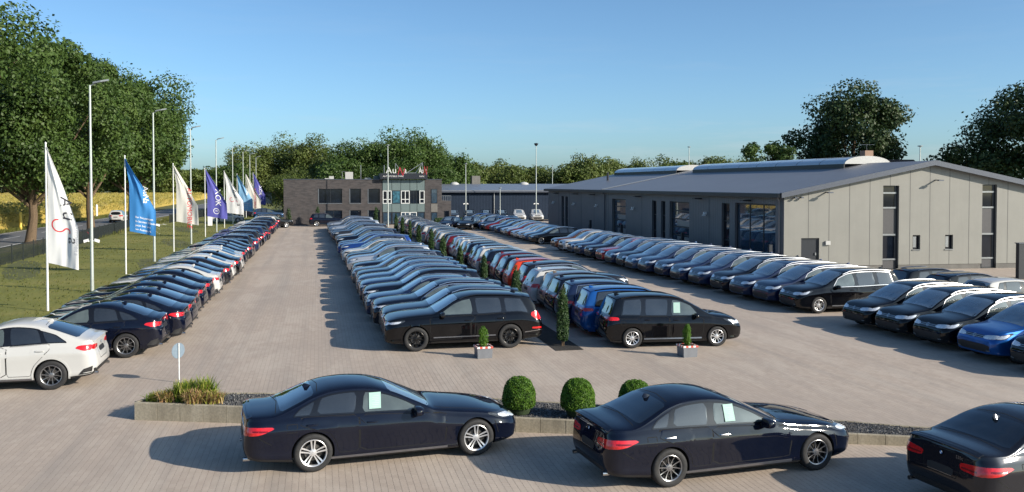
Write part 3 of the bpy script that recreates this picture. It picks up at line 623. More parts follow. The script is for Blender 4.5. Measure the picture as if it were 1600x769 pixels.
# compact SUV
s = Shape(4.49, 1.84, '0,.80 .04,.89 .2,.965 .8,1.04 1.2,1.08 1.36,1.11 1.45,1.16 1.8,1.36 2.15,1.55 2.4,1.62 2.8,1.655 3.4,1.64 3.9,1.60 4.05,1.56 4.13,1.48 4.28,1.24 4.38,1.07 4.43,1.0 4.49,.93',
    '0,.72 .4,.90 1.0,.98 1.8,1.02 3.0,1.05 4.0,1.10 4.49,.90', 2.68, .88, .355, '0,.06 .3,.08 1.2,.10 1.6,.09 2.5,.08 4.1,.08 4.3,.07 4.6,.05', .34, UB, .28, .20, .42, .28, '.2,.12 .35,.03 .52,0 .72,.01 .90,.07 1.1,.15', '.28,.14 .42,.03 .55,0 .75,.02 .95,.05 1.2,.05')
T_('suv', s, win=[window(s, 1.56, 1.82, 2.50, 2.45), window(s, 2.58, 2.53, 3.30, 3.26, n=7), window(s, 3.38, 3.33, 3.98, 3.78, n=6, drop=.04)],
   ws=(1.44, 2.18), rgp=[(-.64, 1.08), (-.57, 1.48), (.57, 1.48), (.64, 1.08)], chrome=.014, arch=.05, archblack=True, rails=(2.1, 3.9, 'chrome'),
   head=[('side', [(.10, .78), (.10, .86), (.58, .91), (.50, .80)], 0), ('front', [(.40, .75), (.40, .84), (.76, .87), (.76, .76)], 1)],
   tail=[('side', [(4.08, .95), (4.10, 1.05), (4.41, 1.04), (4.43, .89), (4.25, .89)], 0), ('rear', [(.42, .90), (.40, 1.01), (.80, 1.02), (.80, .88)], 0), ('rear', [(.44, .93), (.44, .95), (.78, .95), (.78, .93)], 1)],
   dark=[('front', [(-.40, .74), (-.40, .84), (.40, .84), (.40, .74)]), ('front', [(-.64, .36), (-.68, .60), (.68, .60), (.64, .36)]), ('rear', [(-.78, .36), (-.80, .46), (.80, .46), (.78, .36)]), ('rear', [(-.27, .73), (-.27, .84), (.27, .84), (.27, .73)])],
   badge=[('front', (0, .79, .06), 'vw'), ('rear', (0, .97, .05), 'vw')], bright=[('front', [(-.4, .80), (.4, .80)], .014)],
   doors=mk_doors(s, 1.30, 2.54, 3.46, .38), handles=[(2.32, .90), (3.26, .92)], seams=[('rear', [(-.64, 1.0), (-.55, .66), (.55, .66), (.64, 1.0)], False)],
   mpos=(1.68, 1.05), fin=3.85, spoiler=(3.86, .20, .02), style=(5, False, .05, .07, 0, 0), rim_r=.235, tw=.24, mirror=(.10, .12, .08))
# estate and hatchback
for nm, L, H, rz in (('estate_car', 4.60, 1.49, .30), ('hatchback', 4.27, 1.46, 0)):
    e = L-4.27
    s = Shape(L, 1.80, f'0,.66 .05,.72 .3,.80 .8,.90 1.15,.96 1.30,1.0 1.36,1.04 1.7,1.21 2.05,1.36 2.3,1.43 2.7,{H} {3.1+e*.6},{H-.01} {3.6+e},{H-.06} {3.8+e},{H-.11} {3.9+e},{H-.2} {4.06+e},1.08 {4.16+e},.97 {4.22+e},.93 {L},.86',
        f'0,.60 .4,.77 1.0,.87 1.8,.93 3.0,.96 {L-.3},1.0 {L},.84', 2.63, .84, .315, '0,.05 .3,.075 1.2,.09 1.6,.08 2.5,.08 4.0,.07 5,.05', .42, SB, .36, .24, .50, .30, EF, '.25,.14 .38,.04 .5,.0 .68,.02 .85,.05 1.1,.05')
    T_(nm, s, win=[window(s, 1.50, 1.74, 2.46, 2.42), window(s, 2.53, 2.48, 3.24, 3.18, n=7), window(s, 3.31, 3.25, 3.62+e*.95, 3.42+e, n=6, drop=.04)],
      ws=(1.36, 2.08), rgp=[(-.60, .99), (-.54, H-.16), (.54, H-.16), (.60, .99)], chrome=.014, rails=(2.1, 3.8, 'chrome') if e else None,
      head=[('side', [(.10, .64), (.10, .72), (.60, .79), (.46, .67)], 0), ('front', [(.38, .61), (.38, .68), (.72, .72), (.72, .63)], 1)],
      tail=[('side', [(L-.34, .80), (L-.34, .90), (L-.07, .90), (L-.06, .78)], 0), ('rear', [(.42, .80), (.40, .89), (.76, .90), (.76, .78)], 0)],
      dark=[('front', [(-.36, .60), (-.36, .67), (.36, .67), (.36, .60)]), ('front', [(-.62, .28), (-.66, .46), (.66, .46), (.62, .28)]), ('rear', [(-.7, .30), (-.72, .38), (.72, .38), (.7, .30)])],
      badge=[('front', (0, .64, .055), 'vw')], bright=[('front', [(-.36, .65), (.36, .65)], .012)],
      doors=mk_doors(s, 1.24, 2.49, 3.36, .32), handles=[(2.28, .82), (3.14, .84)], seams=[], mpos=(1.64, .95), spoiler=(3.66+e, .18, .018), style=(5, True, .024, .028, .05, .02), rim_r=.215, tw=.21, mirror=(.10, .11, .075))
TY['plain_carrier'] = dict(TY['people_carrier'], chrome=.012, rails=(1.95, 4.0, 'rail_black'))
def tag(o, label=None, cat=None, group=None, kind=None):
    for k, v in (('label', label), ('category', cat), ('group', group), ('kind', kind)):
        if v: o[k] = v
    return o
def empty(name, loc=(0, 0, 0), rz=0, label=None, cat=None, group=None):
    o = bpy.data.objects.new(name, None); COL.objects.link(o); o.location = loc; o.rotation_euler = (0, 0, rz); o.empty_display_size = .2
    return tag(o, label, cat, group)
ORD = 'nearest second third fourth fifth sixth seventh eighth ninth tenth eleventh twelfth thirteenth fourteenth fifteenth sixteenth seventeenth eighteenth nineteenth twentieth'.split()
ORD += ['twenty '+w for w in 'first second third fourth fifth sixth seventh eighth ninth'.split()]+['thirtieth']+['thirty '+w for w in 'first second third fourth fifth sixth seventh eighth ninth'.split()]+['fortieth']+['forty '+w for w in 'first second third fourth fifth sixth seventh eighth ninth'.split()]
def ordn(i): return ORD[i]
# ---------------------------------------------------------------- paved yard, lawn, road, fields
PX, PY_ = .115, .212
def paver_material(name, joints):
    t = NT(name); p = t.coord('World'); sp = t.n('SeparateXYZ'); t.l(p, sp.inputs[0])
    cx = t.math('DIVIDE', sp.outputs[0], PX); ix = t.math('FLOOR', cx); fx = t.math('FRACT', cx)
    par = t.math('MULTIPLY', t.math('MODULO', t.math('ABSOLUTE', ix), 2.0), .5); cy = t.math('ADD', t.math('DIVIDE', sp.outputs[1], PY_), par); iy = t.math('FLOOR', cy); fy = t.math('FRACT', cy)
    cb = t.n('CombineXYZ'); t.l(ix, cb.inputs[0]); t.l(iy, cb.inputs[1]); wn = t.n('TexWhiteNoise'); wn.noise_dimensions = '2D'; t.l(cb.outputs[0], wn.inputs['Vector'])
    base = t.ramp(wn.outputs[0], [(0, (.395, .325, .265)), (.5, (.425, .350, .287)), (1, (.455, .378, .310))])
    big = t.noise(.16, 6, .62, vec=p); c = t.mix(t.ramp(big, [(.38, .0), (.66, .55)]), base, (.345, .290, .245))
    st = t.noise(.55, 6, .7, vec=t.scale(p, (1, .35, 1)), dist=.6); c = t.mix(t.ramp(st, [(.48, 0.0), (.60, .60), (.74, .0)]), c, (.50, .43, .36))
    oil = t.noise(1.3, 3, .5, vec=p, dist=1.2); c = t.mix(t.ramp(oil, [(.68, 0.0), (.80, .35)]), c, (.17, .155, .14))
    tr = t.noise(1.0, 5, .6, vec=t.scale(p, (1.3, .035, 1))); c = t.mix(t.ramp(tr, [(.48, 0.0), (.70, .55)]), c, (.27, .240, .212))
    gr = t.noise(60, 4, .7, vec=p); c = t.mix(t.ramp(gr, [(.3, .22), (.7, 0.0)]), c, (.18, .155, .13))
    if joints:
        ex = t.math('MINIMUM', fx, t.math('SUBTRACT', 1.0, fx)); ey = t.math('MINIMUM', fy, t.math('SUBTRACT', 1.0, fy))
        jx = t.math('LESS_THAN', ex, .030); jy = t.math('LESS_THAN', ey, .022); dash = t.math('MULTIPLY', t.math('LESS_THAN', ex, .055), t.math('LESS_THAN', ey, .17)); j = t.math('MAXIMUM', t.math('MULTIPLY', dash, .70), t.math('MAXIMUM', t.math('MULTIPLY', jx, .22), t.math('MULTIPLY', jy, .14)))
        c = t.mix(j, c, (.16, .14, .12)); t.bump(gr, .25, .003)
    else: t.bump(gr, .3, .003)
    t.base(c); t.set(Roughness=.82); return t.m
M['paving'] = paver_material('paving', True); M['paver'] = M['paving']
def sheet(name, poly, z, mat, kind='structure', smooth=False, parent=None):
    k = MB(); k.add([(x, y, z) for x, y in poly], [tuple(range(len(poly)))]); o = k.obj(name, mat, parent, smooth=smooth)
    if kind: o['kind'] = kind
    return o
def soil(name, a, b, c, scale=.25, fine=9, bump=.6):
    t = NT(name); p = t.coord('World'); f = t.noise(scale, 6, .65, vec=p); g = t.noise(fine, 5, .7, vec=p)
    t.base(t.mix(t.ramp(g, [(.35, .55), (.7, 0.0)]), t.ramp(f, [(.32, a), (.5, b), (.68, c)]), tuple(x*.5 for x in b))); t.set(Roughness=.95); t.bump(g, bump, .04); return t.m
M['grass'] = soil('lawn', (.105, .120, .018), (.170, .178, .028), (.255, .225, .055), .22, 7)
M['verge'] = soil('verge', (.11, .12, .03), (.18, .165, .05), (.28, .21, .10), .3, 5)
M['land'] = soil('land', (.05, .07, .018), (.10, .11, .03), (.16, .15, .06), .03, 2)
M['corn'] = soil('maize', (.30, .24, .05), (.46, .34, .075), (.56, .41, .10), .05, 1.4)
sheet('ground', [(-1600, -300), (1600, -300), (1600, 2200), (-1600, 2200)], -.06, M['land'])
# the lawn rolls gently
def terrain(name, x0, x1, y0, y1, nx, ny, mat, fz, fx=lambda x, y: x):
    X = np.linspace(x0, x1, nx); Y = y0+(y1-y0)*np.linspace(0, 1, ny)**1.6; k = MB()
    v = [(fx(x, y), y, fz(x, y)) for y in Y for x in X]; k.add(v, [(j*nx+i, j*nx+i+1, (j+1)*nx+i+1, (j+1)*nx+i) for j in range(ny-1) for i in range(nx-1)])
    o = k.obj(name, mat); o['kind'] = 'structure'; return o
terrain('lawn', -22.5, -9.15, -8, 240, 24, 90, M['grass'], lambda x, y: -.03+.05*math.sin(x*.8+y*.21)*math.sin(y*.13)*(1 if -22 < x < -9.8 else .2))
terrain('verge', -26.2, -21.8, -8, 260, 8, 60, M['verge'], lambda x, y: -.035+.04*math.sin(y*.3+x))
road = lambda y: -28.8+ (0 if y < 120 else (y-120)*.03 if y < 200 else 2.4+(y-200)*.012)
k = MB(); ys = list(range(-10, 420, 10)); v = []
for y in ys: c = road(y); v += [(c-3.6, y, .0), (c, y, .05), (c+3.6, y, .0)]
k.add(v, [(i*3+j, i*3+j+1, i*3+j+4, i*3+j+3) for i in range(len(ys)-1) for j in (0, 1)])
t = NT('asphalt'); p = t.coord('World'); t.base(t.mix(t.ramp(t.noise(.2, 5, .6, vec=p), [(.35, 0.0), (.65, .6)]), t.ramp(t.noise(35, 3, .6, vec=p), [(.3, (.075, .077, .08)), (.7, (.12, .122, .125))]), (.15, .15, .15))); t.set(Roughness=.85); M['asphalt'] = t.m
rd = k.obj('road', M['asphalt']); rd['kind'] = 'structure'; M['roadpaint'] = simple('road_paint', (.68, .68, .66), .6, var=.15, scale=3)
for i in range(16):
    y = 20+i*12; c = road(y+2); k = MB(); k.add([(c-.07, y, .056), (c+.07, y, .056), (road(y+5)+.07, y+5, .056), (road(y+5)-.07, y+5, .056)], [(0, 1, 2, 3)]); k.obj('road_marking', M['roadpaint'], rd)
for sd in (-3.3, 3.3):
    k = MB(); v = []
    for y in ys: c = road(y)+sd; v += [(c-.08, y, .012+.0), (c+.08, y, .014+.0)]
    k.add([(a, b, c+.006) for a, b, c in v], [(i*2, i*2+1, i*2+3, i*2+2) for i in range(len(ys)-1)]); k.obj('road_edge_line', M['roadpaint'], rd)
# the yard
sheet('paved_yard', [(-9.2, -10), (62, -10), (62, 128), (-9.2, 128)], 0.0, M['paving']); YARD = bpy.data.objects['paved_yard']
# individual pavers: the largest in view are parts, the others of the near field stay joined
fwd = Vector((math.sin(YAW), math.cos(YAW))); rgt = Vector((math.cos(YAW), -math.sin(YAW)))
cand = []
for ix in range(int(-9.2/PX)+1, int(17/PX)):
    for iy in range(int(11.5/PY_), int(25.5/PY_)):
        x = (ix+.5)*PX; y = (iy+.5-.5*(abs(ix) % 2))*PY_; dpt = x*fwd.x+y*fwd.y; u = (x*rgt.x+y*rgt.y)/dpt*F_PX
        if abs(u) < 830 and dpt > 13.2: cand.append((dpt, abs(u) > 780, x, y))
def bed_front(x): return np.interp(x, [-4.0, 3.92, 11.7, 18], [20.97, 18.28, 15.5, 13.4])
cand.sort(); mesh_p = []
for q in range(4):
    k = MB(); r_ = random.Random(q); hx, hy, b = PX/2-.0012, PY_/2-.0012, .001; z = [.0020+r_.uniform(-.0004, .0004) for _ in range(4)]
    v = [(-hx, -hy, .001), (hx, -hy, .001), (hx, hy, .001), (-hx, hy, .001), (-hx+b, -hy+b, z[0]), (hx-b, -hy+b, z[1]), (hx-b, hy-b, z[2]), (-hx+b, hy-b, z[3])]
    k.add(v, [(4, 5, 6, 7), (0, 1, 5, 4), (1, 2, 6, 5), (2, 3, 7, 6), (3, 0, 4, 7)]); mesh_p.append(k.mesh('paver', M['paver'], smooth=False))
near = [c for c in cand if c[3] < bed_front(c[2])-.15 and not c[1]][:298]; ns_ = set((c[2], c[3]) for c in near)
for i, (d, _, x, y) in enumerate(near):
    o = link('paver', mesh_p[i % 4], YARD); o.location = (x, y, 0)
rest = np.array([(c[2], c[3]) for c in cand if (c[2], c[3]) not in ns_ and not (bed_front(c[2])-.05 < c[3] < bed_front(c[2])+1.4 and c[2] > -3.9)])
n = len(rest); bv = np.array([(-1, -1, 0), (1, -1, 0), (1, 1, 0), (-1, 1, 0)], float); hx, hy, b = PX/2-.0012, PY_/2-.0012, .001
lo = bv*np.array([hx, hy, 0])+np.array([0, 0, .001]); hi = bv*np.array([hx-b, hy-b, 0]); V = np.concatenate([np.broadcast_to(lo, (n, 4, 3)), np.broadcast_to(hi, (n, 4, 3))], 1).copy()
V[:, 4:, 2] = .0020+NR.uniform(-.0004, .0004, (n, 1))+NR.uniform(-.0003, .0003, (n, 4)); V[:, :, 0] += rest[:, 0:1]; V[:, :, 1] += rest[:, 1:2]
def quads_mesh(name, V, fpat, mats, smooth=False):
    """V (n, k, 3), fpat: quads within one item"""
    n, kk = V.shape[:2]; me = bpy.data.meshes.new(name); F = (np.array(fpat)[None]+(np.arange(n)*kk)[:, None, None]).reshape(-1, len(fpat[0]))
    me.vertices.add(n*kk); me.vertices.foreach_set('co', V.reshape(-1).astype(np.float32)); L = F.shape[1]
    me.loops.add(F.size); me.loops.foreach_set('vertex_index', F.reshape(-1).astype(np.int32)); me.polygons.add(len(F)); me.polygons.foreach_set('loop_start', np.arange(0, F.size, L, dtype=np.int32))
    for m in (mats if isinstance(mats, list) else [mats]): me.materials.append(m)
    me.update(calc_edges=True); me.validate()
    me.polygons.foreach_set('use_smooth', [bool(smooth)]*len(me.polygons))
    return me
o = link('paver_field', quads_mesh('paver_field', V, [(4, 5, 6, 7), (0, 1, 5, 4), (1, 2, 6, 5), (2, 3, 7, 6), (3, 0, 4, 7)], M['paver']), YARD); o['kind'] = 'stuff'
# concrete edging between yard and lawn, dark planting strip between the centre rows
M['concrete'] = None
t = NT('concrete'); p = t.coord('World'); f = t.noise(2.5, 6, .7, vec=t.scale(p, (1, 1, .25))); g = t.noise(25, 4, .6, vec=p); a = t.ramp(f, [(.3, (.19, .165, .12)), (.5, (.31, .275, .205)), (.72, (.40, .36, .28))])
t.base(t.mix(t.ramp(g, [(.35, .5), (.6, 0.0)]), a, (.17, .15, .115))); t.set(Roughness=.9); t.bump(g, .4, .01); M['concrete'] = t.m
k = MB()
for i in range(34): k.box((-9.22, 20+i*3.0, -.02), (-9.08, 22.99+i*3.0, .035))
k.obj('lawn_edging', M['concrete'], smooth=False)['kind'] = 'structure'
M['mulch'] = soil('mulch', (.018, .017, .016), (.03, .028, .026), (.05, .045, .04), 1.2, 30)
sheet('planting_strip', [(7.25, 26.9), (8.15, 26.9), (8.35, 92), (7.45, 92)], .012, M['mulch'])
# ---------------------------------------------------------------- buildings
def wallmat(name, col, var=.06, rough=.6, scale=1.2, metal=0, rib=0, streak=.25):
    t = NT(name); p = t.coord('World'); f = t.noise(scale, 5, .6, vec=p); c = t.ramp(f, [(.3, tuple(x*(1-var) for x in col)), (.7, tuple(x*(1+var) for x in col))])
    s_ = t.noise(2.2, 4, .6, vec=t.scale(p, (1, 1, .08))); c = t.mix(t.ramp(s_, [(.48, 0.0), (.75, streak)]), c, tuple(x*.72 for x in col)); t.base(c); t.set(Roughness=rough, Metallic=metal); t.b.inputs['Specular IOR Level'].default_value = .5 if rough < .75 else .05
    if rib:
        sp = t.n('SeparateXYZ'); t.l(p, sp.inputs[0]); w = t.math('SINE', t.math('MULTIPLY', sp.outputs[1 if rib > 0 else 0], abs(rib))); t.bump(w, .25, .02)
    else: t.bump(t.noise(12, 4, .6, vec=p), .15, .01)
    return t.m
M['hall_grey'] = wallmat('hall_grey', (.150, .150, .160), rough=.45, metal=.2, rib=22, streak=.1); M['far_hall'] = wallmat('far_hall', (.022, .032, .052), rib=-14, rough=.8, streak=.1)
M['gable_panel'] = wallmat('gable_panel', (.212, .210, .190), .05, .55, .8); M['gable_joint'] = simple('panel_joint', (.10, .10, .095), .8)
M['roof_grey'] = wallmat('roof_sheet', (.175, .180, .200), .06, .45, .3, .2, rib=9, streak=.15); M['trim_grey'] = simple('roof_trim', (.085, .095, .12), .4, .3); M['trim_dark'] = simple('dark_frame', (.022, .025, .032), .4, .2)
M['skylight'] = simple('skylight_plastic', (.46, .49, .53), .22, 0, var=.05, scale=.7, Coat_Weight=.6); M['skyend'] = simple('skylight_end', (.42, .42, .41), .5)
M['win'] = glassm('window_glass', (.006, .009, .016), .05, coat=0); M['winblue'] = glassm('shop_glass', (.03, .055, .085), .03); M['blind'] = simple('roller_blind', (.055, .055, .060), .6); M['silver_trim'] = simple('silver_trim', (.27, .28, .29), .35, .6)
M['plinth'] = wallmat('plinth', (.16, .155, .145), .12, .85, 3); M['brickdark'] = None
t = NT('dark_brick'); p = t.coord('World'); sp = t.n('SeparateXYZ'); t.l(p, sp.inputs[0]); cb = t.n('CombineXYZ'); t.l(t.math('ADD', sp.outputs[0], sp.outputs[1]), cb.inputs[0]); t.l(sp.outputs[2], cb.inputs[1])
br = t.n('TexBrick'); t.l(cb.outputs[0], br.inputs[0]); br.inputs['Scale'].default_value = 1; br.inputs['Brick Width'].default_value = .50; br.inputs['Row Height'].default_value = .125; br.inputs['Mortar Size'].default_value = .012; br.inputs['Bias'].default_value = -.1
br.inputs['Color1'].default_value = (.034, .031, .034, 1); br.inputs['Color2'].default_value = (.072, .065, .067, 1); br.inputs['Mortar'].default_value = (.050, .048, .048, 1)
t.base(t.mix(t.ramp(t.noise(1.6, 4, .7, vec=p), [(.4, 0.0), (.7, .5)]), br.outputs[0], (.078, .066, .064))); t.set(Roughness=.85); t.bump(br.outputs[1], -.3, .01); M['brickdark'] = t.m
class Wall:
    """a wall plane with openings: origin, unit direction along it, outward normal"""
    def __init__(s, p0, p1): s.p = Vector((*p0, 0)); d = Vector((*p1, 0))-s.p; s.len = d.length; s.d = d/s.len; s.n = Vector((s.d.y, -s.d.x, 0))
    def at(s, u, z, o=0): return s.p+s.d*u+Vector((0, 0, z))+s.n*o
    def slab(s, mb, u0, u1, z0, z1, o0, o1, m=0):
        v = [s.at(u, z, o) for o in (o0, o1) for u, z in ((u0, z0), (u1, z0), (u1, z1), (u0, z1))]
        mb.add(v, [(3, 2, 1, 0), (4, 5, 6, 7), (0, 1, 5, 4), (1, 2, 6, 5), (2, 3, 7, 6), (3, 0, 4, 7)], m); return mb
    def holes(s, mb, u0, u1, z0, top, holes, m=0, reveal=.18):
        """face with rectangular openings and their reveals; top may be a function of u"""
        tf = top if callable(top) else (lambda u: top); us = sorted(set([u0, u1]+[a for h in holes for a in h[:2]]))
        for a, b in zip(us[:-1], us[1:]):
            hs = sorted([h for h in holes if h[0] <= a+1e-6 and h[1] >= b-1e-6], key=lambda h: h[2]); z = z0
            for h in hs:
                if h[2] > z+1e-6: mb.add([s.at(a, z), s.at(b, z), s.at(b, h[2]), s.at(a, h[2])], [(0, 1, 2, 3)], m)
                z = h[3]
            if min(tf(a), tf(b)) > z+1e-6: mb.add([s.at(a, z), s.at(b, z), s.at(b, tf(b)), s.at(a, tf(a))], [(0, 1, 2, 3)], m)
        for h in holes:
            c = [(h[0], h[2]), (h[1], h[2]), (h[1], h[3]), (h[0], h[3])]
            for i in range(4):
                a, b = c[i], c[(i+1) % 4]; mb.add([s.at(*a), s.at(*a, -reveal), s.at(*b, -reveal), s.at(*b)], [(0, 1, 2, 3)], m)
    def frame(s, name, parent, u0, u1, z0, z1, fr, pane, w=.07, o=-.10, bars=(), hb=(), thing=True, d=.06):
        k = MB(); s.slab(k, u0, u0+w, z0, z1, o-d, o); s.slab(k, u1-w, u1, z0, z1, o-d, o); s.slab(k, u0+w, u1-w, z0, z0+w, o-d, o-.002); s.slab(k, u0+w, u1-w, z1-w, z1, o-d, o-.002)
        for b in bars: s.slab(k, b-w/2, b+w/2, z0+w, z1-w, o-d, o-.003)
        for b in hb: s.slab(k, u0+w, u1-w, b-w/2, b+w/2, o-d, o-.005)
        f = k.obj(name, fr, parent, smooth=False); k = MB(); s.slab(k, u0+w*.5, u1-w*.5, z0+w*.5, z1-w*.5, o-d+.005, o-d*.5); k.obj('pane', pane, f, smooth=False); return f
# ---- long hall on the right
X0, Y0, Y1, RX, EV, RG = 27.1, 48.59, 104.2, 36.6, 4.60, 6.50; GS = -.055      # west wall, gable line drops to the right
XR = 2*RX-X0
def gy(x): return Y0+(x-X0)*GS
def rz(x): return EV+(RG-EV)*(1-abs(x-RX)/(RX-X0))
hall = empty('grey_hall', (X0, Y0, 0), 0, 'long grey metal hall with a pale panelled gable and arched white skylights on its roof', 'hall'); inv = Matrix.Translation((-X0, -Y0, 0))
def obj_in(k, name, mats, root, **kw):
    o = k.obj(name, mats, None, **kw); o.parent = root; o.matrix_parent_inverse = Matrix.Translation(-Vector(root.location)) if root.rotation_euler.z == 0 else root.matrix_world.inverted(); return o
hall.location = (0, 0, 0)
west = Wall((X0, Y1), (X0, Y0)); U = lambda y: Y1-y
wo = [(U(98.3), U(97.3), .1, 3.85), (U(96.7), U(95.7), .1, 3.85), (U(80.4), U(76.6), .05, 3.84), (U(70.1), U(69.1), .1, 3.86), (U(68.1), U(67.2), .1, 3.86), (U(66.3), U(62.5), .05, 3.86), (U(57.0), U(55.8), .1, 3.92), (U(55.0), U(49.6), .1, 3.98)]
k = MB(); west.holes(k, 0, Y1-Y0, 0, EV, wo, 0, .30); k.obj('wall', M['hall_grey'], hall, smooth=False)
# cladding joints
for y in list(np.arange(50.0, 104, 4.5)):
    if any(h[0] < U(y) < h[1] for h in wo): continue
    k = MB(); west.slab(k, U(y)-.03, U(y)+.03, .0, EV-.05, -.01, .012); k.obj('wall_joint', M['trim_grey'], hall, smooth=False)
for i, h in enumerate(wo):
    if i in (2, 5):
        f = west.frame('roller_door', hall, h[0], h[1], h[2], h[3], M['trim_dark'], M['winblue'], .10, -.22, (), [h[2]+.62*q for q in (1, 2, 3, 4, 5)])
        for q in range(4):
            k = MB(); west.slab(k, h[0]+1.0, h[1]-.25, h[2]+.62*q+.70, h[2]+.62*q+1.12, -.243, -.228); k.obj('door_glazing', M['silver_trim'] if q % 2 == 0 else M['winblue'], f, smooth=False)
    elif i == 7:
        west.frame('shop_window', hall, h[0], h[1], h[2], h[3], M['trim_dark'], M['winblue'], .10, -.16, [h[0]+1.8, h[0]+3.6], [])
    else: west.frame('slit_window', hall, h[0], h[1], h[2], h[3], M['trim_dark'], M['win'], .08, -.16, (), [h[2]+1.3, h[2]+2.6])
gab = Wall((X0, gy(X0)), (XR, gy(XR))); gl = gab.len; ux = lambda x: (x-X0)/(XR-X0)*gl; gz = lambda u: rz(X0+(XR-X0)*u/gl)
go = [(ux(28.2), ux(29.35), .02, 1.98), (ux(33.47), ux(34.52), .02, 5.12), (ux(35.45), ux(35.95), 1.22, 2.10), (ux(37.62), ux(38.15), 1.22, 2.10), (ux(40.1), ux(41.1), .02, 5.18)]
us = sorted([0, gl, gl/2]+[a for h in go for a in h[:2]])
k = MB(); gab.holes(k, 0, gl, .30, gz, [h for h in go], 0, .28)
cut = [u for u in us]; k.obj('gable_wall', M['gable_panel'], hall, smooth=False)
k = MB(); a = 0
for h in [h for h in go if h[2] < .2]+[(gl, gl, 0, 0)]:
    gab.slab(k, a, h[0], 0, .298, -.2, -.03); a = h[1]
k.obj('plinth', M['plinth'], hall, smooth=False)
x = X0+1.55
while x < XR-.5:
    u = ux(x)
    segs = [(.3, gz(u)-.03)]
    for h in go:
        if h[0]-.02 < u < h[1]+.02: segs = [(h[3], gz(u)-.03)] if h[2] < .4 else [(.3, h[2]), (h[3], gz(u)-.03)]
    for z0, z1 in segs:
        if z1-z0 > .2: k = MB(); gab.slab(k, u-.017, u+.017, z0, z1, -.02, .004); k.obj('panel_joint', M['gable_joint'], hall, smooth=False)
    x += 1.32
f = gab.frame('door', hall, *go[0], M['trim_dark'], M['trim_dark'], .09, -.08); k = MB(); gab.slab(k, go[0][1]-.24, go[0][1]-.17, .95, 1.10, -.11, -.04); k.obj('handle', M['silver_trim'], f, smooth=False)
for q in (1, 4):
    h = go[q]; f = gab.frame('tall_window', hall, *h, M['trim_dark'], M['win'], .06, -.16, (), [h[2]+.62, h[2]+2.05, h[2]+3.75])
    for z0, z1, mt in ((h[2]+2.08, h[2]+3.68, 'blind'), (h[2]+.05, h[2]+.55, 'blind')):
        k = MB(); gab.slab(k, h[0]+.08, h[1]-.20, z0, z1, -.19, -.165); k.obj('blind', M[mt], f, smooth=False)
    for z in (h[2]+.56, h[2]+2.06, h[2]+3.70, h[3]-.5):
        k = MB(); gab.slab(k, h[0]+.04, h[1]-.12, z, z+.10, -.16, -.12); k.obj('rail', M['silver_trim'], f, smooth=False)
    k = MB(); gab.slab(k, h[1]-.2, h[1]-.002, h[2], h[3], -.27, -.165); k.obj('side_panel', M['trim_dark'], f, smooth=False)
for q in (2, 3):
    h = go[q]; f = gab.frame('small_window', hall, *h, M['trim_dark'], M['win'], .05, -.14, (), ()); k = MB(); gab.slab(k, h[0]-.04, h[1]+.02, h[2]-.05, h[2]-.002, -.1, .05); k.obj('sill', M['silver_trim'], f, smooth=False)
    k = MB(); gab.slab(k, h[0]+.10, h[0]+.30, h[2]+.12, h[3]-.1, -.165, -.12); k.obj('vent_flap', M['silver_trim'], f, smooth=False)
k = MB(); gab.slab(k, ux(29.72), ux(30.02), 1.57, 1.80, 0.004, .12); k.obj('letter_box', M['skyend'], hall, smooth=False)
for x, z in ((29.75, 4.72), (36.9, 5.45), (27.75, 4.40), (28.15, 4.42)):
    small = z < 4.5; k = MB(); u = ux(x); gab.slab(k, u-.04, u+.04, z-.03, z+.03, 0, .12 if small else .45); gab.slab(k, u-.16 if not small else u-.08, u+.16 if not small else u+.08, z-.05, z+.02, .121 if small else .451, .25 if small else .62); k.obj('wall_lamp', M['trim_grey'], hall, smooth=False)
for y in (100, 92, 86, 73, 60.5, 53): 
    k = MB(); u = U(y); west.slab(k, u-.25, u+.25, 4.12, 4.20, 0, .55); k.obj('wall_lamp', M['trim_dark'], hall, smooth=False)
for y in (101.5, 93, 85, 74.5, 59.5): 
    k = MB(); u = U(y); west.slab(k, u-.10, u+.10, 3.05, 3.22, 0, .20); west.slab(k, u+.02, u+.12, 2.95, 3.04, .1, .34); k.obj('wall_camera', M['white_plastic'], hall, smooth=False)
for y in (82.4, 49.0):
    k = MB(); p_ = [(X0-.25, y, EV-.12), (X0-.09, y, EV-.42), (X0-.09, y, .1)]; k.tube(p_, .055, 8); k.obj('downpipe', M['trim_grey'] if y > 80 else M['silver_trim'], hall)
# charging posts at the foot of the wall belong to the yard
def roofx(mb, xa, xb, y0f, y1, th, m=0, dz=0):
    za, zb = rz(xa)+dz, rz(xb)+dz; v = []
    for x, z in ((xa, za), (xb, zb)):
        for y in (y0f(x), y1): v += [(x, y, z), (x, y, z+th)]
    mb.add(v, [(0, 2, 3, 1), (4, 5, 7, 6), (1, 3, 7, 5), (0, 4, 6, 2), (0, 1, 5, 4), (2, 6, 7, 3)], m)
OV = .38
for nm_, xa, xb in (('a', X0-OV, RX), ('b', RX, XR+OV)):
    k = MB(); roofx(k, xa, xb, lambda x: gy(x)-OV, Y1+OV, .12, 0, .02); k.obj('roof', M['roof_grey'], hall, smooth=False, fix=True)
    k = MB()
    v = []
    for x in (xa, xb):
        y = gy(x)-OV; z = rz(x); v += [(x, y-.04, z-.14), (x, y-.04, z+.17), (x, y+.16, z+.17), (x, y+.16, z-.14)]
    k.add(v, [(0, 4, 5, 1), (1, 5, 6, 2), (0, 3, 7, 4), (3, 2, 6, 7), (0, 1, 2, 3), (4, 7, 6, 5)]); k.obj('verge_trim', M['trim_grey'], hall, smooth=False, fix=True)
k = MB(); k.box((X0-OV-.14, Y0-.3, EV-.20), (X0-OV-.002, Y1+.3, EV+.03)); k.obj('gutter', M['trim_dark'], hall, smooth=False)
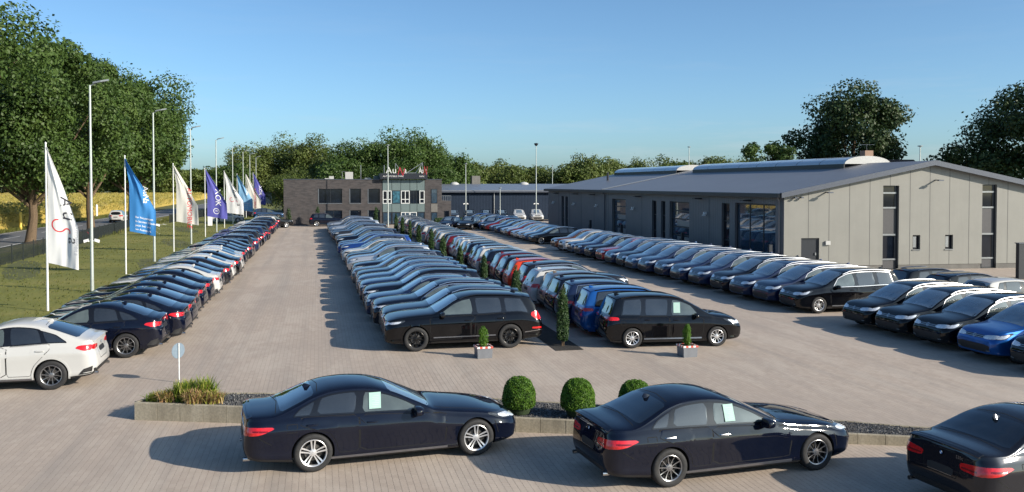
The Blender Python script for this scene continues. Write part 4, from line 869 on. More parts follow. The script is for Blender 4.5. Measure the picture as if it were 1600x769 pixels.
k = MB(); z0, z1 = rz(X0-OV)+.16, RG+.15; k.add([(X0-OV, 82.35, z0), (RX, 82.35, z1), (RX, 82.65, z1), (X0-OV, 82.65, z0), (X0-OV, 82.35, z0+.05), (RX, 82.35, z1+.05), (RX, 82.65, z1+.05), (X0-OV, 82.65, z0+.05)], [(4, 5, 6, 7), (0, 1, 5, 4), (2, 3, 7, 6)]); k.obj('roof_joint', M['silver_trim'], hall, smooth=False, fix=True)
k = MB(); k.tube([(31.5, 95, 5.4), (31.5, 95, 6.5)], .12, 10); k.obj('flue', M['trim_dark'], hall)
for ya, yb in ((54.5, 79.5), (83.5, 102.5)):
    R = 1.75; n = 16; nb = int((yb-ya)/3.1); zb = rz(RX-R)+.15
    k = MB(); k.box((RX-R-.06, ya, zb-.1), (RX-R+.02, yb, zb+.28)); k.box((RX+R-.02, ya, zb-.1), (RX+R+.06, yb, zb+.28)); sk = obj_in(k, 'skylight_curb', M['trim_dark'], hall, smooth=False)
    for b in range(nb):
        a0, a1 = ya+(yb-ya)*b/nb+.03, ya+(yb-ya)*(b+1)/nb-.03; k = MB(); v = []
        for i in range(n+1):
            an = math.pi*i/n; x = RX-R*math.cos(an); z = zb+.28+.54*math.sin(an); v += [(x, a0, z), (x, a1, z)]
        k.add(v, [(2*i, 2*i+1, 2*i+3, 2*i+2) for i in range(n)]); obj_in(k, 'skylight', M['skylight'], hall, fix=False)
    for y in (ya, yb):
        k = MB(); k.add([(RX-R*math.cos(math.pi*i/n), y+(-.02 if y == ya else .02), zb+.28+.55*math.sin(math.pi*i/n)) for i in range(n+1)], [tuple(range(n+1)) if y == yb else tuple(range(n, -1, -1))]); k.v += [(a, b_+.06*(1 if y == ya else -1), c) for a, b_, c in k.v]; k.f += [tuple(i+n+1 for i in k.f[0][::-1])]+[(i, i+1, i+n+2, i+n+1) for i in range(n)]; k.m = [0]*len(k.f); obj_in(k, 'skylight_end', M['skyend'], hall, smooth=False)
for y, x in ((85.0, 26.4), (75.4, 26.3), (61.6, 26.2), (48.2, 26.0)):
    b = empty('charging_post', (x, y, 0), 0, {85.0: 'dark slim post by the far part of the grey hall wall', 75.4: 'dark slim post right of the first roller door', 61.6: 'dark slim post right of the second roller door', 48.2: 'dark slim post by the near corner of the grey hall'}[y], 'post', 'dark posts along the grey hall')
    k = MB(); k.box((-.10, -.10, 0), (.10, .10, 1.65)); k.obj('column', M['trim_dark'], b, smooth=False); k = MB(); k.box((-.13, .12, .0), (.10, .30, 1.2)); k.obj('box', M['trim_grey'], b, smooth=False)
gp = empty('gate_pillar', (38.2, 42.0, 0), 0, 'dark upright pillar cut off by the right edge in front of the gable', 'pillar'); k = MB(); k.box((-.75, -.12, 0), (.75, .12, 1.95)); k.obj('panel', M['trim_dark'], gp, smooth=False); k = MB(); k.box((-.80, -.16, 1.952), (.80, .16, 2.0)); k.obj('cap', M['trim_grey'], gp, smooth=False)
# ---- far hall
fh = empty('far_hall', (0, 0, 0), 0, 'low dark blue-grey hall with lighter roof between the brick office and the grey hall', 'hall'); FY = 129.5
k = MB(); k.box((14.5, FY, 0), (62, FY+32, 4.2)); k.obj('wall', M['far_hall'], fh, smooth=False)
k = MB(); v = [(14.0, FY-.5, 4.18), (62.5, FY-.5, 4.18), (62.5, FY+16, 5.1), (14.0, FY+16, 5.1), (62.5, FY+32.5, 4.18), (14, FY+32.5, 4.18)]; k.add(v+[(a, b, c+.16) for a, b, c in v], [(6, 7, 8, 9), (9, 8, 10, 11), (0, 1, 7, 6), (1, 2, 8, 7), (2, 4, 10, 8), (0, 6, 9, 3), (3, 9, 11, 5), (5, 11, 10, 4)]); M['far_roof'] = wallmat('far_roof', (.17, .185, .215), .05, .4, .3, .2, rib=-6); k.obj('roof', M['far_roof'], fh, smooth=False)
k = MB(); k.box((14.2, FY-.62, 4.0), (62.3, FY-.502, 4.22)); k.obj('gutter', M['trim_grey'], fh, smooth=False)
for x in (25.4, 38.5): k = MB(); k.tube([(x, FY-.1, 4.1), (x, FY-.1, .1)], .08, 8); k.obj('downpipe', M['silver_trim'], fh)
for x, r in ((21.8, .8), (33.4, .85)):
    k = MB(); k.lathe([(r, -.1), (r, .0), (r*.85, .25), (r*.5, .42), (.01, .5)], 20, 'z', (x, FY+15, 5.1)); k.obj('roof_dome', M['skyend'], fh)
k = MB(); k.box((25.2, FY+18, 4.9), (26.6, FY+19.5, 6.6)); k.obj('chimney', M['plinth'], fh, smooth=False)
# ---- brick office
of = empty('brick_office', (0, 0, 0), 0, 'two-storey dark brick office with a glazed entrance bay', 'office building'); OY = 116.0; OH = 5.80
ow = Wall((-4.15, OY), (8.15, OY)); q = lambda x: x+4.15
oo = [(q(.15), q(3.07), 2.78, 4.62), (q(4.06), q(5.44), 2.78, 4.62), (q(6.36), q(7.84), 2.78, 4.62), (q(.96), q(3.07), .0, 1.88), (q(4.06), q(5.44), .0, 1.88), (q(6.36), q(7.84), .0, 1.88)]
k = MB(); ow.holes(k, 0, 12.3, 0, OH, oo, 0, .25); k.add([(-4.15, OY, 0), (-4.15, OY+14, 0), (-4.15, OY+14, OH), (-4.15, OY, OH)], [(3, 2, 1, 0)]); k.add([(-4.15, OY, OH-.02), (8.15, OY, OH-.02), (8.15, OY+14, OH-.02), (-4.15, OY+14, OH-.02)], [(0, 1, 2, 3)]); k.obj('wall', M['brickdark'], of, smooth=False)
k = MB(); k.box((-4.22, OY-.07, OH-.02+.004), (8.15, OY+.15, OH+.06)); k.box((-4.22, OY+.152, OH-.016), (-4.07, OY+14, OH+.06)); k.obj('parapet', M['trim_grey'], of, smooth=False)
for h in oo:
    f = ow.frame('window', of, h[0], h[1], h[2], h[3], M['trim_dark'], M['win'], .07, -.10, [(h[0]+h[1])/2] if h[1]-h[0] > 1.8 else ())
    k = MB(); ow.slab(k, h[0]-.07, h[0], h[2], h[3], -.05, .03); ow.slab(k, h[0]-.07, h[1]+.02, h[2]-.06, h[2]-.002, -.05, .05); k.obj('surround', M['silver_trim'], f, smooth=False)
M['curtain_panel'] = wallmat('bay_panel', (.125, .165, .165), .06, .35, 1); M['whiteframe'] = simple('bay_frame', (.62, .64, .63), .4); M['poster'] = simple('window_picture', (.03, .10, .14), .3, var=.8, scale=3)
bay = Wall((8.17, OY-.12), (13.6, OY-.12)); bu = [0, 1.18, 2.33, 3.50, 4.42, 5.43]; k = MB(); bay.slab(k, 0, 5.43, 0, OH, -.8, -.30); k.obj('bay_core', M['trim_dark'], of, smooth=False)
for i in range(5):
    a, b = bu[i]+.025, bu[i+1]-.025
    for z0, z1 in ((4.40, OH-.02), (1.62, 2.68)):
        k = MB(); bay.slab(k, a, b, z0, z1, -.28, -.06); k.obj('facade_panel', M['curtain_panel'], of, smooth=False)
    if i in (0, 2): bay.frame('window', of, a, b, 2.70, 4.38, M['whiteframe'], M['win'], .09, -.06, [(a+b)/2], [3.25], d=.10)
    elif i == 1:
        f = bay.frame('window', of, a, b, 2.70, 4.38, M['trim_dark'], M['winblue'], .05, -.06); k = MB(); bay.slab(k, a+.1, b-.1, 2.8, 4.28, -.087, -.068); k.obj('picture', M['poster'], f, smooth=False)
    elif i == 3: bay.frame('window', of, a, b, 2.70, 4.38, M['trim_dark'], M['win'], .05, -.06, [(a+b)/2])
    else: bay.frame('window', of, a+.3, b, 2.70, 4.38, M['whiteframe'], M['win'], .09, -.06, (), [3.25], d=.10)
    bay.frame('ground_window', of, a, b, .05, 1.60, M['whiteframe'] if i in (2, 3) else M['trim_dark'], M['winblue'], .08, -.06, [(a+b)/2] if i == 2 else ())
k = MB(); k.box((13.62, OY, 0), (15.83, OY+14, OH)); tw = k.obj('tower', M['brickdark'], of, smooth=False)
k = MB(); k.box((13.60, OY-.05, OH+.002), (15.88, OY+.2, OH+.07)); k.obj('parapet', M['trim_grey'], of, smooth=False)
tw_ = Wall((13.62, OY-.005), (15.83, OY-.005)); 
for z0, z1 in ((2.72, 4.60), (.1, 1.55)): tw_.frame('window', of, .82, 1.62, z0, z1, M['trim_dark'], M['winblue'], .06, .04, (), (), d=.05)
k = MB(); tw_.slab(k, .80, 1.64, 1.60, 2.68, 0, .03); k.obj('facade_panel', M['plinth'], of, smooth=False)
k = MB(); k.box((15.832, OY+.3, 0), (17.1, OY+12, 3.02)); k.obj('side_wing', M['brickdark'], of, smooth=False)
k = MB(); [k.box((15.85+i*.24, OY+.34, 3.022), (15.89+i*.24, OY+.38, 3.66)) for i in range(6)]; k.box((15.84, OY+.33, 3.662), (17.1, OY+.40, 3.72)); k.obj('balustrade', M['silver_trim'], of, smooth=False)
wg = Wall((15.832, OY+.295), (17.1, OY+.295)); wg.frame('window', of, .38, 1.02, .6, 1.75, M['trim_dark'], M['win'], .06, .04, (), (), d=.05)
for x0, y0, x1, y1, z1, m in ((.95, 3, 1.45, 4, 5.98, 'skyend'), (1.5, 3, 2.1, 4, 6.25, 'skyend'), (3.6, 4, 4.6, 5, 6.82, 'skyend'), (6.1, 3, 6.9, 4, 6.05, 'silver_trim'), (7.2, 2, 8.1, 3, 6.3, 'curtain_panel')):
    k = MB(); k.box((x0, OY+y0, OH), (x1, OY+y1, z1)); k.obj('roof_unit', M[m], of, smooth=False)
k = MB(); k.tube([(3.2, OY+4, OH), (3.2, OY+4, 6.9), (3.6, OY+4, 6.85)], .04, 6); k.obj('roof_pipe', M['silver_trim'], of)
for x in (8.9, 5.9): k = MB(); k.tube([(x-.4, OY+1.5, OH), (x-.4, OY+1.5, OH+1.9)], .05, 6); k.obj('mast', M['silver_trim'], of)
sgn = empty('rooftop_sign', (0, 0, 0), 0, 'rooftop sign of white and red letters on a dark band above the office entrance', 'sign')
k = MB(); k.box((7.85, OY-.75, 5.87), (13.88, OY+2.6, 6.60)); k.obj('band', M['trim_dark'], sgn, smooth=False)
M['letter_white'] = simple('letter_white', (.60, .60, .59), .4, var=.03); M['letter_red'] = simple('letter_red', (.30, .02, .03), .4)
def text(body, size, loc, rot, mat, parent, name='lettering', sx=1, depth=.05):
    me = text_mesh(body, size, depth); me.name = name; me.materials.clear(); me.materials.append(mat); o = link(name, me, parent); o.location = loc; o.rotation_euler = rot; o.scale = (sx, 1, 1); return o
rx = math.pi/2
text('A', 1.15, (8.55, OY-.7, 6.61), (rx, 0, 0), M['letter_white'], sgn); text('u', 1.15, (9.35, OY-.7, 6.61), (rx, 0, 0), M['letter_white'], sgn); text('N', 1.5, (9.95, OY-.74, 6.45), (rx, .25, 0), M['letter_red'], sgn, sx=.8); text('a', 1.15, (10.75, OY-.7, 6.61), (rx, 0, 0), M['letter_white'], sgn)
text('AUTOMOBILE PARK', .30, (8.15, OY-.78, 6.12), (rx, 0, 0), M['letter_white'], sgn, 'small_lettering')
text('A', 1.1, (12.75, OY-.7, 6.61), (rx, 0, 0), M['letter_white'], sgn, sx=.55); text('u', 1.1, (13.1, OY-.7, 6.61), (rx, 0, 0), M['letter_white'], sgn, sx=.5); text('N', 1.6, (13.32, OY-.74, 6.45), (rx, .1, 0), M['letter_red'], sgn, sx=.4); text('a', 1.1, (13.62, OY-.7, 6.61), (rx, 0, 0), M['letter_white'], sgn, sx=.5)
text('PARK', .28, (12.8, OY-.78, 6.12), (rx, 0, 0), M['letter_white'], sgn, 'small_lettering')
k = MB()
for a, b in (((11.3, 6.7), (13.3, 8.0)), ((12.4, 6.7), (13.3, 7.9)), ((11.2, 6.66), (12.6, 6.66)), ((13.3, 6.6), (13.3, 8.0)), ((9.8, 7.9), (10.6, 6.7)), ((9.8, 6.6), (9.8, 7.9))): k.bar((a[0], OY-.4, a[1]), (b[0], OY-.4, b[1]), .07, .07)
k.obj('letter_frame', M['silver_trim'], sgn, smooth=False)
# house behind the grey hall
hs = empty('house', (0, 0, 0), 0, 'house with a brown roof and a chimney half hidden behind the grey hall roof', 'house'); k = MB(); k.box((50, 78, 0), (60, 86, 5.4)); k.obj('wall', M['plinth'], hs, smooth=False)
M['rooftile'] = simple('brown_tiles', (.055, .04, .035), .8, var=.3, scale=3); k = MB(); k.add([(49.6, 77.6, 5.2), (60.4, 77.6, 5.2), (60.4, 82, 7.75), (49.6, 82, 7.75), (49.6, 86.4, 5.2), (60.4, 86.4, 5.2)], [(0, 1, 2, 3), (3, 2, 5, 4), (0, 3, 4), (1, 5, 2), (0, 4, 5, 1)]); rf = k.obj('roof', M['rooftile'], hs, smooth=False)
k = MB(); k.box((53.1, 79.5, 6.0), (54.0, 80.4, 8.55)); k.obj('chimney', simple('chimney_brick', (.30, .20, .15), .9), rf, smooth=False)
k = MB(); k.tube([(53.6, 80, 8.5), (53.6, 80, 9.2)], .02, 5); [k.bar((52.9+.12*i, 79.6, 9.15), (52.9+.12*i, 80.4, 9.15), .015, .015) for i in range(12)]; k.bar((52.8, 80, 9.15), (54.4, 80, 9.15), .02, .02); k.obj('aerial', M['silver_trim'], hs, smooth=False)
# ---------------------------------------------------------------- poles, flags, fence
M['galv'] = simple('galvanised', (.42, .46, .44), .45, .3, var=.08, scale=3); M['lamp_head'] = simple('lamp_head', (.25, .27, .28), .4, .4)
def light_pole(x, y, h, label, arm=.85, head='arm', sig=True, ang=0.0, r=.075):
    b = empty('light_pole', (x, y, 0), ang, label, 'light pole', 'light poles along the lawn' if x < 0 else 'light poles in the yard'); k = MB(); k.tube([(0, 0, 0), (0, 0, 1.2), (0, 0, h)], [r*1.15, r*1.05, r*.62], 12); k.obj('mast', M['galv'], b)
    if head == 'arm':
        k = MB(); k.tube([(0, 0, h-.05), (.25, 0, h+.06)], .03, 6); k.prism([(.15, -.10), (arm*.6, -.14), (arm, -.07), (arm, .07), (arm*.6, .14), (.15, .10)], h+.04, h+.12); k.v = [(a, c, z+(a*.22 if a > .1 else 0)) for a, c, z in k.v]; k.obj('lamp_head', M['lamp_head'], b, smooth=False)
    elif head == 'ball':
        k = MB(); k.lathe([(.01, h-.15), (.16, h-.05), (.30, h+.18), (.30, h+.26), (.05, h+.32), (.005, h+.32)], 16, 'z'); k.obj('lamp_head', M['trim_dark'], b)
    else:
        k = MB(); k.lathe([(.01, h), (.22, h+.05), (.22, h+.12), (.005, h+.14)], 12, 'z'); k.obj('lamp_head', M['lamp_head'], b)
    if sig:
        for sd in (-1, 1):
            k = MB(); z = 2.45; k.tube([(sd*.06, 0, z), (sd*.16, 0, z-.04)], .025, 6); v = [(sd*.14, -.06, z-.02), (sd*.14, .06, z-.02), (sd*.34, .06, z-.10), (sd*.34, -.06, z-.10), (sd*.14, -.06, z+.10), (sd*.14, .06, z+.10), (sd*.36, .06, z+.04), (sd*.36, -.06, z+.04)]
            k.add(v, [(3, 2, 1, 0), (4, 5, 6, 7), (0, 1, 5, 4), (1, 2, 6, 5), (2, 3, 7, 6), (3, 0, 4, 7)]); k.obj('camera', M['white_plastic'], b, smooth=False, fix=True)
for i, y in enumerate((46.9, 64.0, 82.0, 102.1, 121.5, 138.3, 152, 167, 184)):
    light_pole(-10.75, y, 10.0, f'tall grey light pole with an arm on the lawn, {ordn(i)} pole along the left row')
for x, y, h, hd, lab in ((8.45, 110.5, 9.9, 'cap', 'thin light pole in front of the glazed entrance of the brick office'), (20.4, 124.6, 8.0, 'cap', 'thin light pole between the office and the far hall'), (30.2, 123.0, 10.7, 'ball', 'tallest light pole with a dark lamp head before the far hall'), (43.7, 165, 8.65, 'none', 'pole rising behind the far hall roof'), (48.5, 112, 10.1, 'cap', 'pole rising behind the grey hall beside the skylights'), (52.2, 70, 8.5, 'cap', 'pole rising behind the gable of the grey hall')):
    light_pole(x, y, h, lab, head=hd, sig=x in (20.4, 30.2))
light_pole(24.9, 122.5, 4.6, 'short white pole between the two white SUVs at the far hall', head='none', sig=False, r=.06)
def flagmat(name, col, tr=.35):
    t = NT(name); f = t.noise(1.2, 3); t.base(t.ramp(f, [(.3, tuple(c*.93 for c in col)), (.7, col)])); t.set(Roughness=.8); tb = t.n('BsdfTranslucent'); tb.inputs[0].default_value = (*col, 1); mx = t.n('MixShader'); mx.inputs[0].default_value = tr
    t.l(t.b.outputs[0], mx.inputs[1]); t.l(tb.outputs[0], mx.inputs[2]); t.l(mx.outputs[0], t.t.nodes['Material Output'].inputs[0]); return t.m
M['fl_white'] = flagmat('flag_white', (.80, .80, .80)); M['fl_blue'] = flagmat('flag_blue', (.05, .26, .62)); M['fl_purple'] = flagmat('flag_purple', (.12, .12, .46)); M['fl_sky'] = flagmat('flag_light_blue', (.25, .50, .75)); M['fl_cream'] = flagmat('flag_cream', (.72, .70, .64))
M['ink'] = simple('flag_black', (.02, .02, .03), .8); M['inkred'] = simple('flag_red', (.55, .02, .03), .8); M['inkgrey'] = simple('flag_grey', (.45, .46, .50), .8); M['inkwhite'] = simple('flag_print_white', (.8, .8, .8), .8)
def flag(x, y, h, W_, H_, kind, label, seed, off=.10, skew=0.0):
    """a flag hanging half filled: its free top corner sags, so the upper edge runs down to the right"""
    pole = empty('flagpole', (x, y, 0), 0, label.replace('flag', 'pole of the flag', 1) if False else f'white flagpole carrying the {label}', 'flagpole', 'flagpoles on the lawn'); k = MB(); k.tube([(0, 0, 0), (0, 0, h)], [.047, .032], 10); k.lathe([(.001, h+.09), (.04, h+.05), (.04, h), (.001, h-.02)], 10, 'z'); k.obj('mast', M['post_white'], pole, fix=True)
    rs = random.Random(seed); p1, p2 = rs.uniform(0, 6), rs.uniform(0, 6); fl = empty('flag', (x, y, 0), 0, label, 'flag', 'flags on the lawn')
    def F(s, v, lift=0):
        """s metres from the hoist, v 0..1 downwards"""
        wd = W_*(.05+.95*min(1, (v/.66))**1.05); q = min(1, s/max(wd, .01)); yy = .13*q*math.sin(5.2*q+6*v+p1)+.06*q*math.sin(12*q-5*v+p2)+.025*q*math.sin(23*q+7*v+p1)+.06*math.sin(3*v+p1)
        xx = off*min(1, v*3)+s*(.96-.03*math.sin(5*v))+skew*v; zz = h-.12-H_*v-.10*q*math.sin(2.5*v)-.25*q*v
        return (xx, yy+lift, zz)
    me_of = lambda v: W_*(.05+.95*min(1, (v/.66))**1.05)
    k = MB(); nu, nv = 26, 48; k.add([F(me_of(j/nv)*i/nu, j/nv) for j in range(nv+1) for i in range(nu+1)], [(j*(nu+1)+i, j*(nu+1)+i+1, (j+1)*(nu+1)+i+1, (j+1)*(nu+1)+i) for j in range(nv) for i in range(nu)])
    k.obj('cloth', M[{'logo': 'fl_white', 'blue': 'fl_blue', 'red': 'fl_cream', 'purple': 'fl_purple', 'sky': 'fl_sky'}[kind]], fl)
    def mark(me, fn, mat, name):
        for s_ in (-1, 1):
            m2 = me.copy() if s_ > 0 else me; m2.name = name; b = bmesh.new(); b.from_mesh(m2); bmesh.ops.triangulate(b, faces=b.faces); bmesh.ops.subdivide_edges(b, edges=[e for e in b.edges if e.calc_length() > .25], cuts=2); 
            for v in b.verts:
                s, vv = fn(v.co.x, v.co.y); v.co = F(s, vv, s_*.008)
            b.to_mesh(m2); b.free(); m2.materials.clear(); m2.materials.append(mat); link(name, m2, fl)
            if s_ > 0: break
    def vtext(body, size, s0, v0, mat, name='lettering'):           # letters turned, reading downwards
        mark(text_mesh(body, size, .0), lambda a, b: (s0+b, v0+a/H_), mat, name)
    def htext(body, size, s0, v0, mat, name='lettering'): mark(text_mesh(body, size, .0), lambda a, b: (s0+a, v0-b/H_), mat, name)
    def ring(s0, v0, r0, r1, a0, a1, mat, name):
        k = MB(); n = 24; k.add([(r*math.cos(math.radians(a0+(a1-a0)*i/n)), r*math.sin(math.radians(a0+(a1-a0)*i/n)), 0) for i in range(n+1) for r in (r0, r1)], [(2*i, 2*i+1, 2*i+3, 2*i+2) for i in range(n)]); mark(k.mesh(name, mat, smooth=False), lambda a, b: (s0+a, v0-b/H_), mat, name)
    if kind == 'logo':
        vtext('A', .62, .42*W_, .40, M['ink']); vtext('u', .80, .48*W_, .52, M['ink']); ring(.34*W_, .66, .22, .27, 90, 330, M['inkred'], 'emblem'); ring(.60*W_, .70, .09, .14, -30, 150, M['inkred'], 'emblem'); vtext('a', .66, .64*W_, .74, M['ink']); vtext('AUTOMOBILE', .20, .86*W_, .62, M['inkgrey'], 'small_lettering')
    if kind in ('blue', 'sky'):
        vtext('AuNa', .42, .55*W_, .34, M['inkwhite']); 
        for i, s_ in enumerate(('Ihr Neuwagen', 'in besten H\u00e4nden', 'jetzt bei uns', 'im Autopark')): htext(s_, .17, .22*W_, .80+.055*i, M['inkwhite'], 'small_lettering')
    if kind == 'red': vtext('AUTOMOBILE', .50, .50*W_, .36, M['inkred'])
    if kind == 'purple': vtext('XOK', .78, .42*W_, .38, M['inkwhite']); ring(.45*W_, .86, .24, .29, 0, 360, M['inkwhite'], 'emblem'); htext('W', .26, .45*W_-.12, .875, M['inkwhite'], 'small_lettering')
for i, (y, h, w, H_, kd, lab) in enumerate([(39.9, 6.85, 1.20, 4.75, 'logo', 'white flag with black letters and a red swoosh, nearest the camera'), (55.3, 6.8, 1.45, 4.2, 'blue', 'bright blue flag with white small print, second from the camera'), (73.0, 6.75, 1.65, 4.3, 'red', 'cream flag with red vertical letters, third from the camera'),
    (92.9, 6.75, 1.9, 4.6, 'purple', 'purple flag with big white letters and a round emblem'), (111.6, 6.75, 2.0, 4.8, 'logo', 'white flag right of the purple one'), (129.1, 6.6, 1.9, 4.8, 'sky', 'pale blue flag in the distance'), (145, 6.7, 2.0, 5.0, 'red', 'small cream flag with red letters in the distance'), (160.7, 7.2, 1.9, 5.2, 'purple', 'small purple flag far away'), (176.4, 7.3, 2.2, 5.4, 'logo', 'farthest white flag beside the trees')]):
    flag(-10.85, y, h, w, H_, kd, lab, i+1, .05 if i == 0 else .22)
# fence of upright wire mats between dark posts
M['fence'] = simple('fence_coating', (.020, .026, .028), .5)
def fence(pts_, h, label, seg=2.5):
    b = empty('fence', (0, 0, 0), 0, label, 'fence'); n = int(seg/.08); k = MB()
    for i in range(n): x = seg*(i+.5)/n; k.bar((x, 0, .03), (x, 0, h), .014, .009)
    for z in (.12, .45, .8, h-.04): k.bar((0, .014, z), (seg, .014, z), .012, .02)
    me = k.mesh('wire_panel', M['fence'], smooth=False); k = MB(); k.bar((0, 0, -.1), (0, 0, h+.06), .06, .06); k.bar((0, 0, h+.062), (0, 0, h+.08), .07, .07); pm = k.mesh('post', M['fence'], smooth=False)
    for (xa, ya), (xb, yb) in zip(pts_[:-1], pts_[1:]):
        L = math.hypot(xb-xa, yb-ya); m = max(1, round(L/seg)); a = math.atan2(yb-ya, xb-xa)
        for i in range(m):
            t_ = i/m; o = link('wire_panel', me, b); o.location = (xa+(xb-xa)*t_, ya+(yb-ya)*t_, 0); o.rotation_euler = (0, 0, a); o.scale = (L/m/seg, 1, 1); o = link('post', pm, b); o.location = (xa+(xb-xa)*t_, ya+(yb-ya)*t_, 0)
fence([(-19.4, 30), (-19.75, 62.4), (-20.2, 85), (-21.3, 112.5)], 1.15, 'dark wire fence between the lawn and the country road, near section')
fence([(-19.4, 127), (-17.9, 150), (-16.8, 178)], 1.15, 'dark wire fence on the lawn behind the flags, far section')
k = MB(); k.box((-.25, -.25, 0), (.25, .25, 1.15)); bx = k.obj('utility_box', M['white_plastic'], smooth=False); bx.location = (-13.2, 118, 0); tag(bx, 'white utility box on the lawn near the white parked car', 'utility box')
for i, (x, y, c) in enumerate(((-33.2, 112, 'yellow'), (-33.6, 150, 'white'))):
    b = empty('marker_post', (x, y, 0), 0, f'{c} marker post at the edge of the maize field', 'post'); k = MB(); k.lathe([(.16, 0), (.16, 1.9), (.10, 2.05), (.005, 2.07)], 10, 'z'); k.obj('tube', simple('marker_'+c, (.70, .50, .08) if c == 'yellow' else (.75, .75, .72), .5), b)
# ---------------------------------------------------------------- raised gravel bed in front
FR = [(-3.97, 20.95, .39), (3.84, 18.30, .31), (11.68, 15.50, .19), (15.2, 14.22, .15)]
def fr(x): return np.array([x, np.interp(x, [p[0] for p in FR], [p[1] for p in FR]), np.interp(x, [p[0] for p in FR], [p[2] for p in FR])])
BK = [(-3.35, 21.75, .37), (-2.1, 21.85, .34), (2.96, 20.71, .28), (10.72, 17.15, .19), (12.2, 16.3, .17), (15.6, 14.9, .14)]
bed = empty('gravel_bed', (0, 0, 0), 0, 'low raised gravel bed with a stained concrete edge behind the three saloons', 'planting bed')
k = MB(); xs = np.linspace(-3.9, 15, 60); v = []
for x in xs:
    a = fr(x); bx = x*1.0+.12; by = np.interp(bx, [p[0] for p in BK], [p[1] for p in BK]); bz = np.interp(bx, [p[0] for p in BK], [p[2] for p in BK])
    for j in range(7): tt = j/6; v.append((x+(bx-x)*tt, a[1]+.06+(by-a[1]-.06)*tt, (a[2]*(1-tt)+bz*tt)-.05+.012*math.sin(x*3+j*2)))
k.add(v, [(i*7+j, (i+1)*7+j, (i+1)*7+j+1, i*7+j+1) for i in range(59) for j in range(6)])
t = NT('gravel'); p = t.coord('World'); vo = t.n('TexVoronoi'); vo.inputs['Scale'].default_value = 34; t.l(p, vo.inputs['Vector']); sp = t.n('SeparateColor'); t.l(vo.outputs['Color'], sp.inputs[0])
t.base(t.mix(t.ramp(vo.outputs['Distance'], [(.35, 0.0), (.75, .85)]), t.ramp(sp.outputs[0], [(0, (.05, .052, .056)), (.6, (.10, .102, .105)), (.93, (.16, .16, .16)), (1, (.32, .32, .31))]), (.012, .012, .012))); t.bump(vo.outputs['Distance'], -1.0, .02); t.set(Roughness=.85); M['gravel'] = t.m
o = k.obj('gravel', M['gravel'], bed); o['kind'] = 'stuff'
# loose pebbles on top
n = 9000; xs = NR.uniform(-3.8, 14.5, n); tt = NR.uniform(.02, .98, n); ya = np.interp(xs, [p[0] for p in FR], [p[1] for p in FR])+.08; yb = np.interp(xs, [p[0] for p in BK], [p[1] for p in BK]); za = np.interp(xs, [p[0] for p in FR], [p[2] for p in FR]); zb = np.interp(xs, [p[0] for p in BK], [p[2] for p in BK])
c = np.stack([xs, ya+(yb-ya)*tt, za+(zb-za)*tt-.040], 1); oc = np.array([(1, 0, 0), (0, 1, 0), (-1, 0, 0), (0, -1, 0), (0, 0, 1), (0, 0, -1)], float)
V = c[:, None]+oc[None]*NR.uniform(.012, .030, (n, 1, 1))*NR.uniform(.6, 1.3, (n, 6, 1)); o = link('pebbles', quads_mesh('pebbles', V, [(0, 1, 4), (1, 2, 4), (2, 3, 4), (3, 0, 4)], M['gravel']), bed); o['kind'] = 'stuff'
def wall_blocks(pathfn, x0, x1, step, th, name='edge_block'):
    x = x0; rr = random.Random(3)
    while x < x1-.01:
        e = min(x+step, x1); a, b = pathfn(x+.004), pathfn(e-.004); d = Vector((b[0]-a[0], b[1]-a[1], 0)).normalized(); nn = Vector((-d.y, d.x, 0)); j = rr.uniform(-.006, .006); k = MB(); ch = .012
        sec = [(0+j, -.02), (0+j, a[2]-ch), (ch+j, a[2]), (th-ch, a[2]), (th, a[2]-ch), (th, -.02)]; sec2 = [(q, z if z < 0 else z-a[2]+b[2]) for q, z in sec]; v = []
        for P, S in ((a, sec), (b, sec2)): v += [(P[0]+nn.x*q, P[1]+nn.y*q, z) for q, z in S]
        k.add(v, [(i, i+6, (i+1) % 6+6, (i+1) % 6) for i in range(6)]+[(0, 1, 2, 3, 4, 5), (11, 10, 9, 8, 7, 6)]); k.obj(name, M['concrete'], bed, smooth=False, fix=True); x = e
wall_blocks(fr, -3.97, 15.2, .50, .10)
def side(y): return np.array([np.interp(y, [20.95, 21.75], [-3.97, -3.35]), y, .385])
wall_blocks(lambda q: np.array([-3.97+(q)*.775, 21.0+q, .385]), .05, .80, .375, .08)
wall_blocks(lambda q: np.array([-3.30+q, np.interp(-3.30+q, [p[0] for p in BK], [p[1] for p in BK])-.02, np.interp(-3.30+q, [p[0] for p in BK], [p[2] for p in BK])-.02]), 0, 18.8, 1.0, .06)
# leaves
def leafmat(name, dark, mid, light, tr=.25, scale=1.2):
    t = NT(name); p = t.coord('World'); f = t.noise(scale, 3, .6, vec=p); g = t.noise(scale*9, 2, .6, vec=p)
    c = t.ramp(f, [(.30, dark), (.52, mid), (.74, light)]); c = t.mix(t.ramp(g, [(.3, .5), (.65, 0.0)]), c, dark); oi = t.n('ObjectInfo')
    c = t.mix(t.math('MULTIPLY', oi.outputs['Random'], .35), c, mid); t.base(c); t.set(Roughness=.55); t.b.inputs['Specular IOR Level'].default_value = .35
    tb = t.n('BsdfTranslucent'); t.l(c, tb.inputs[0]); mx = t.n('MixShader'); mx.inputs[0].default_value = tr; t.l(t.b.outputs[0], mx.inputs[1]); t.l(tb.outputs[0], mx.inputs[2]); t.l(mx.outputs[0], t.t.nodes['Material Output'].inputs[0]); return t.m
M['box_leaf'] = leafmat('box_leaves', (.045, .105, .010), (.095, .205, .018), (.20, .31, .04), .3, 9)
M['yew_leaf'] = leafmat('yew_leaves', (.016, .040, .012), (.032, .070, .018), (.07, .11, .03), .2, 6)
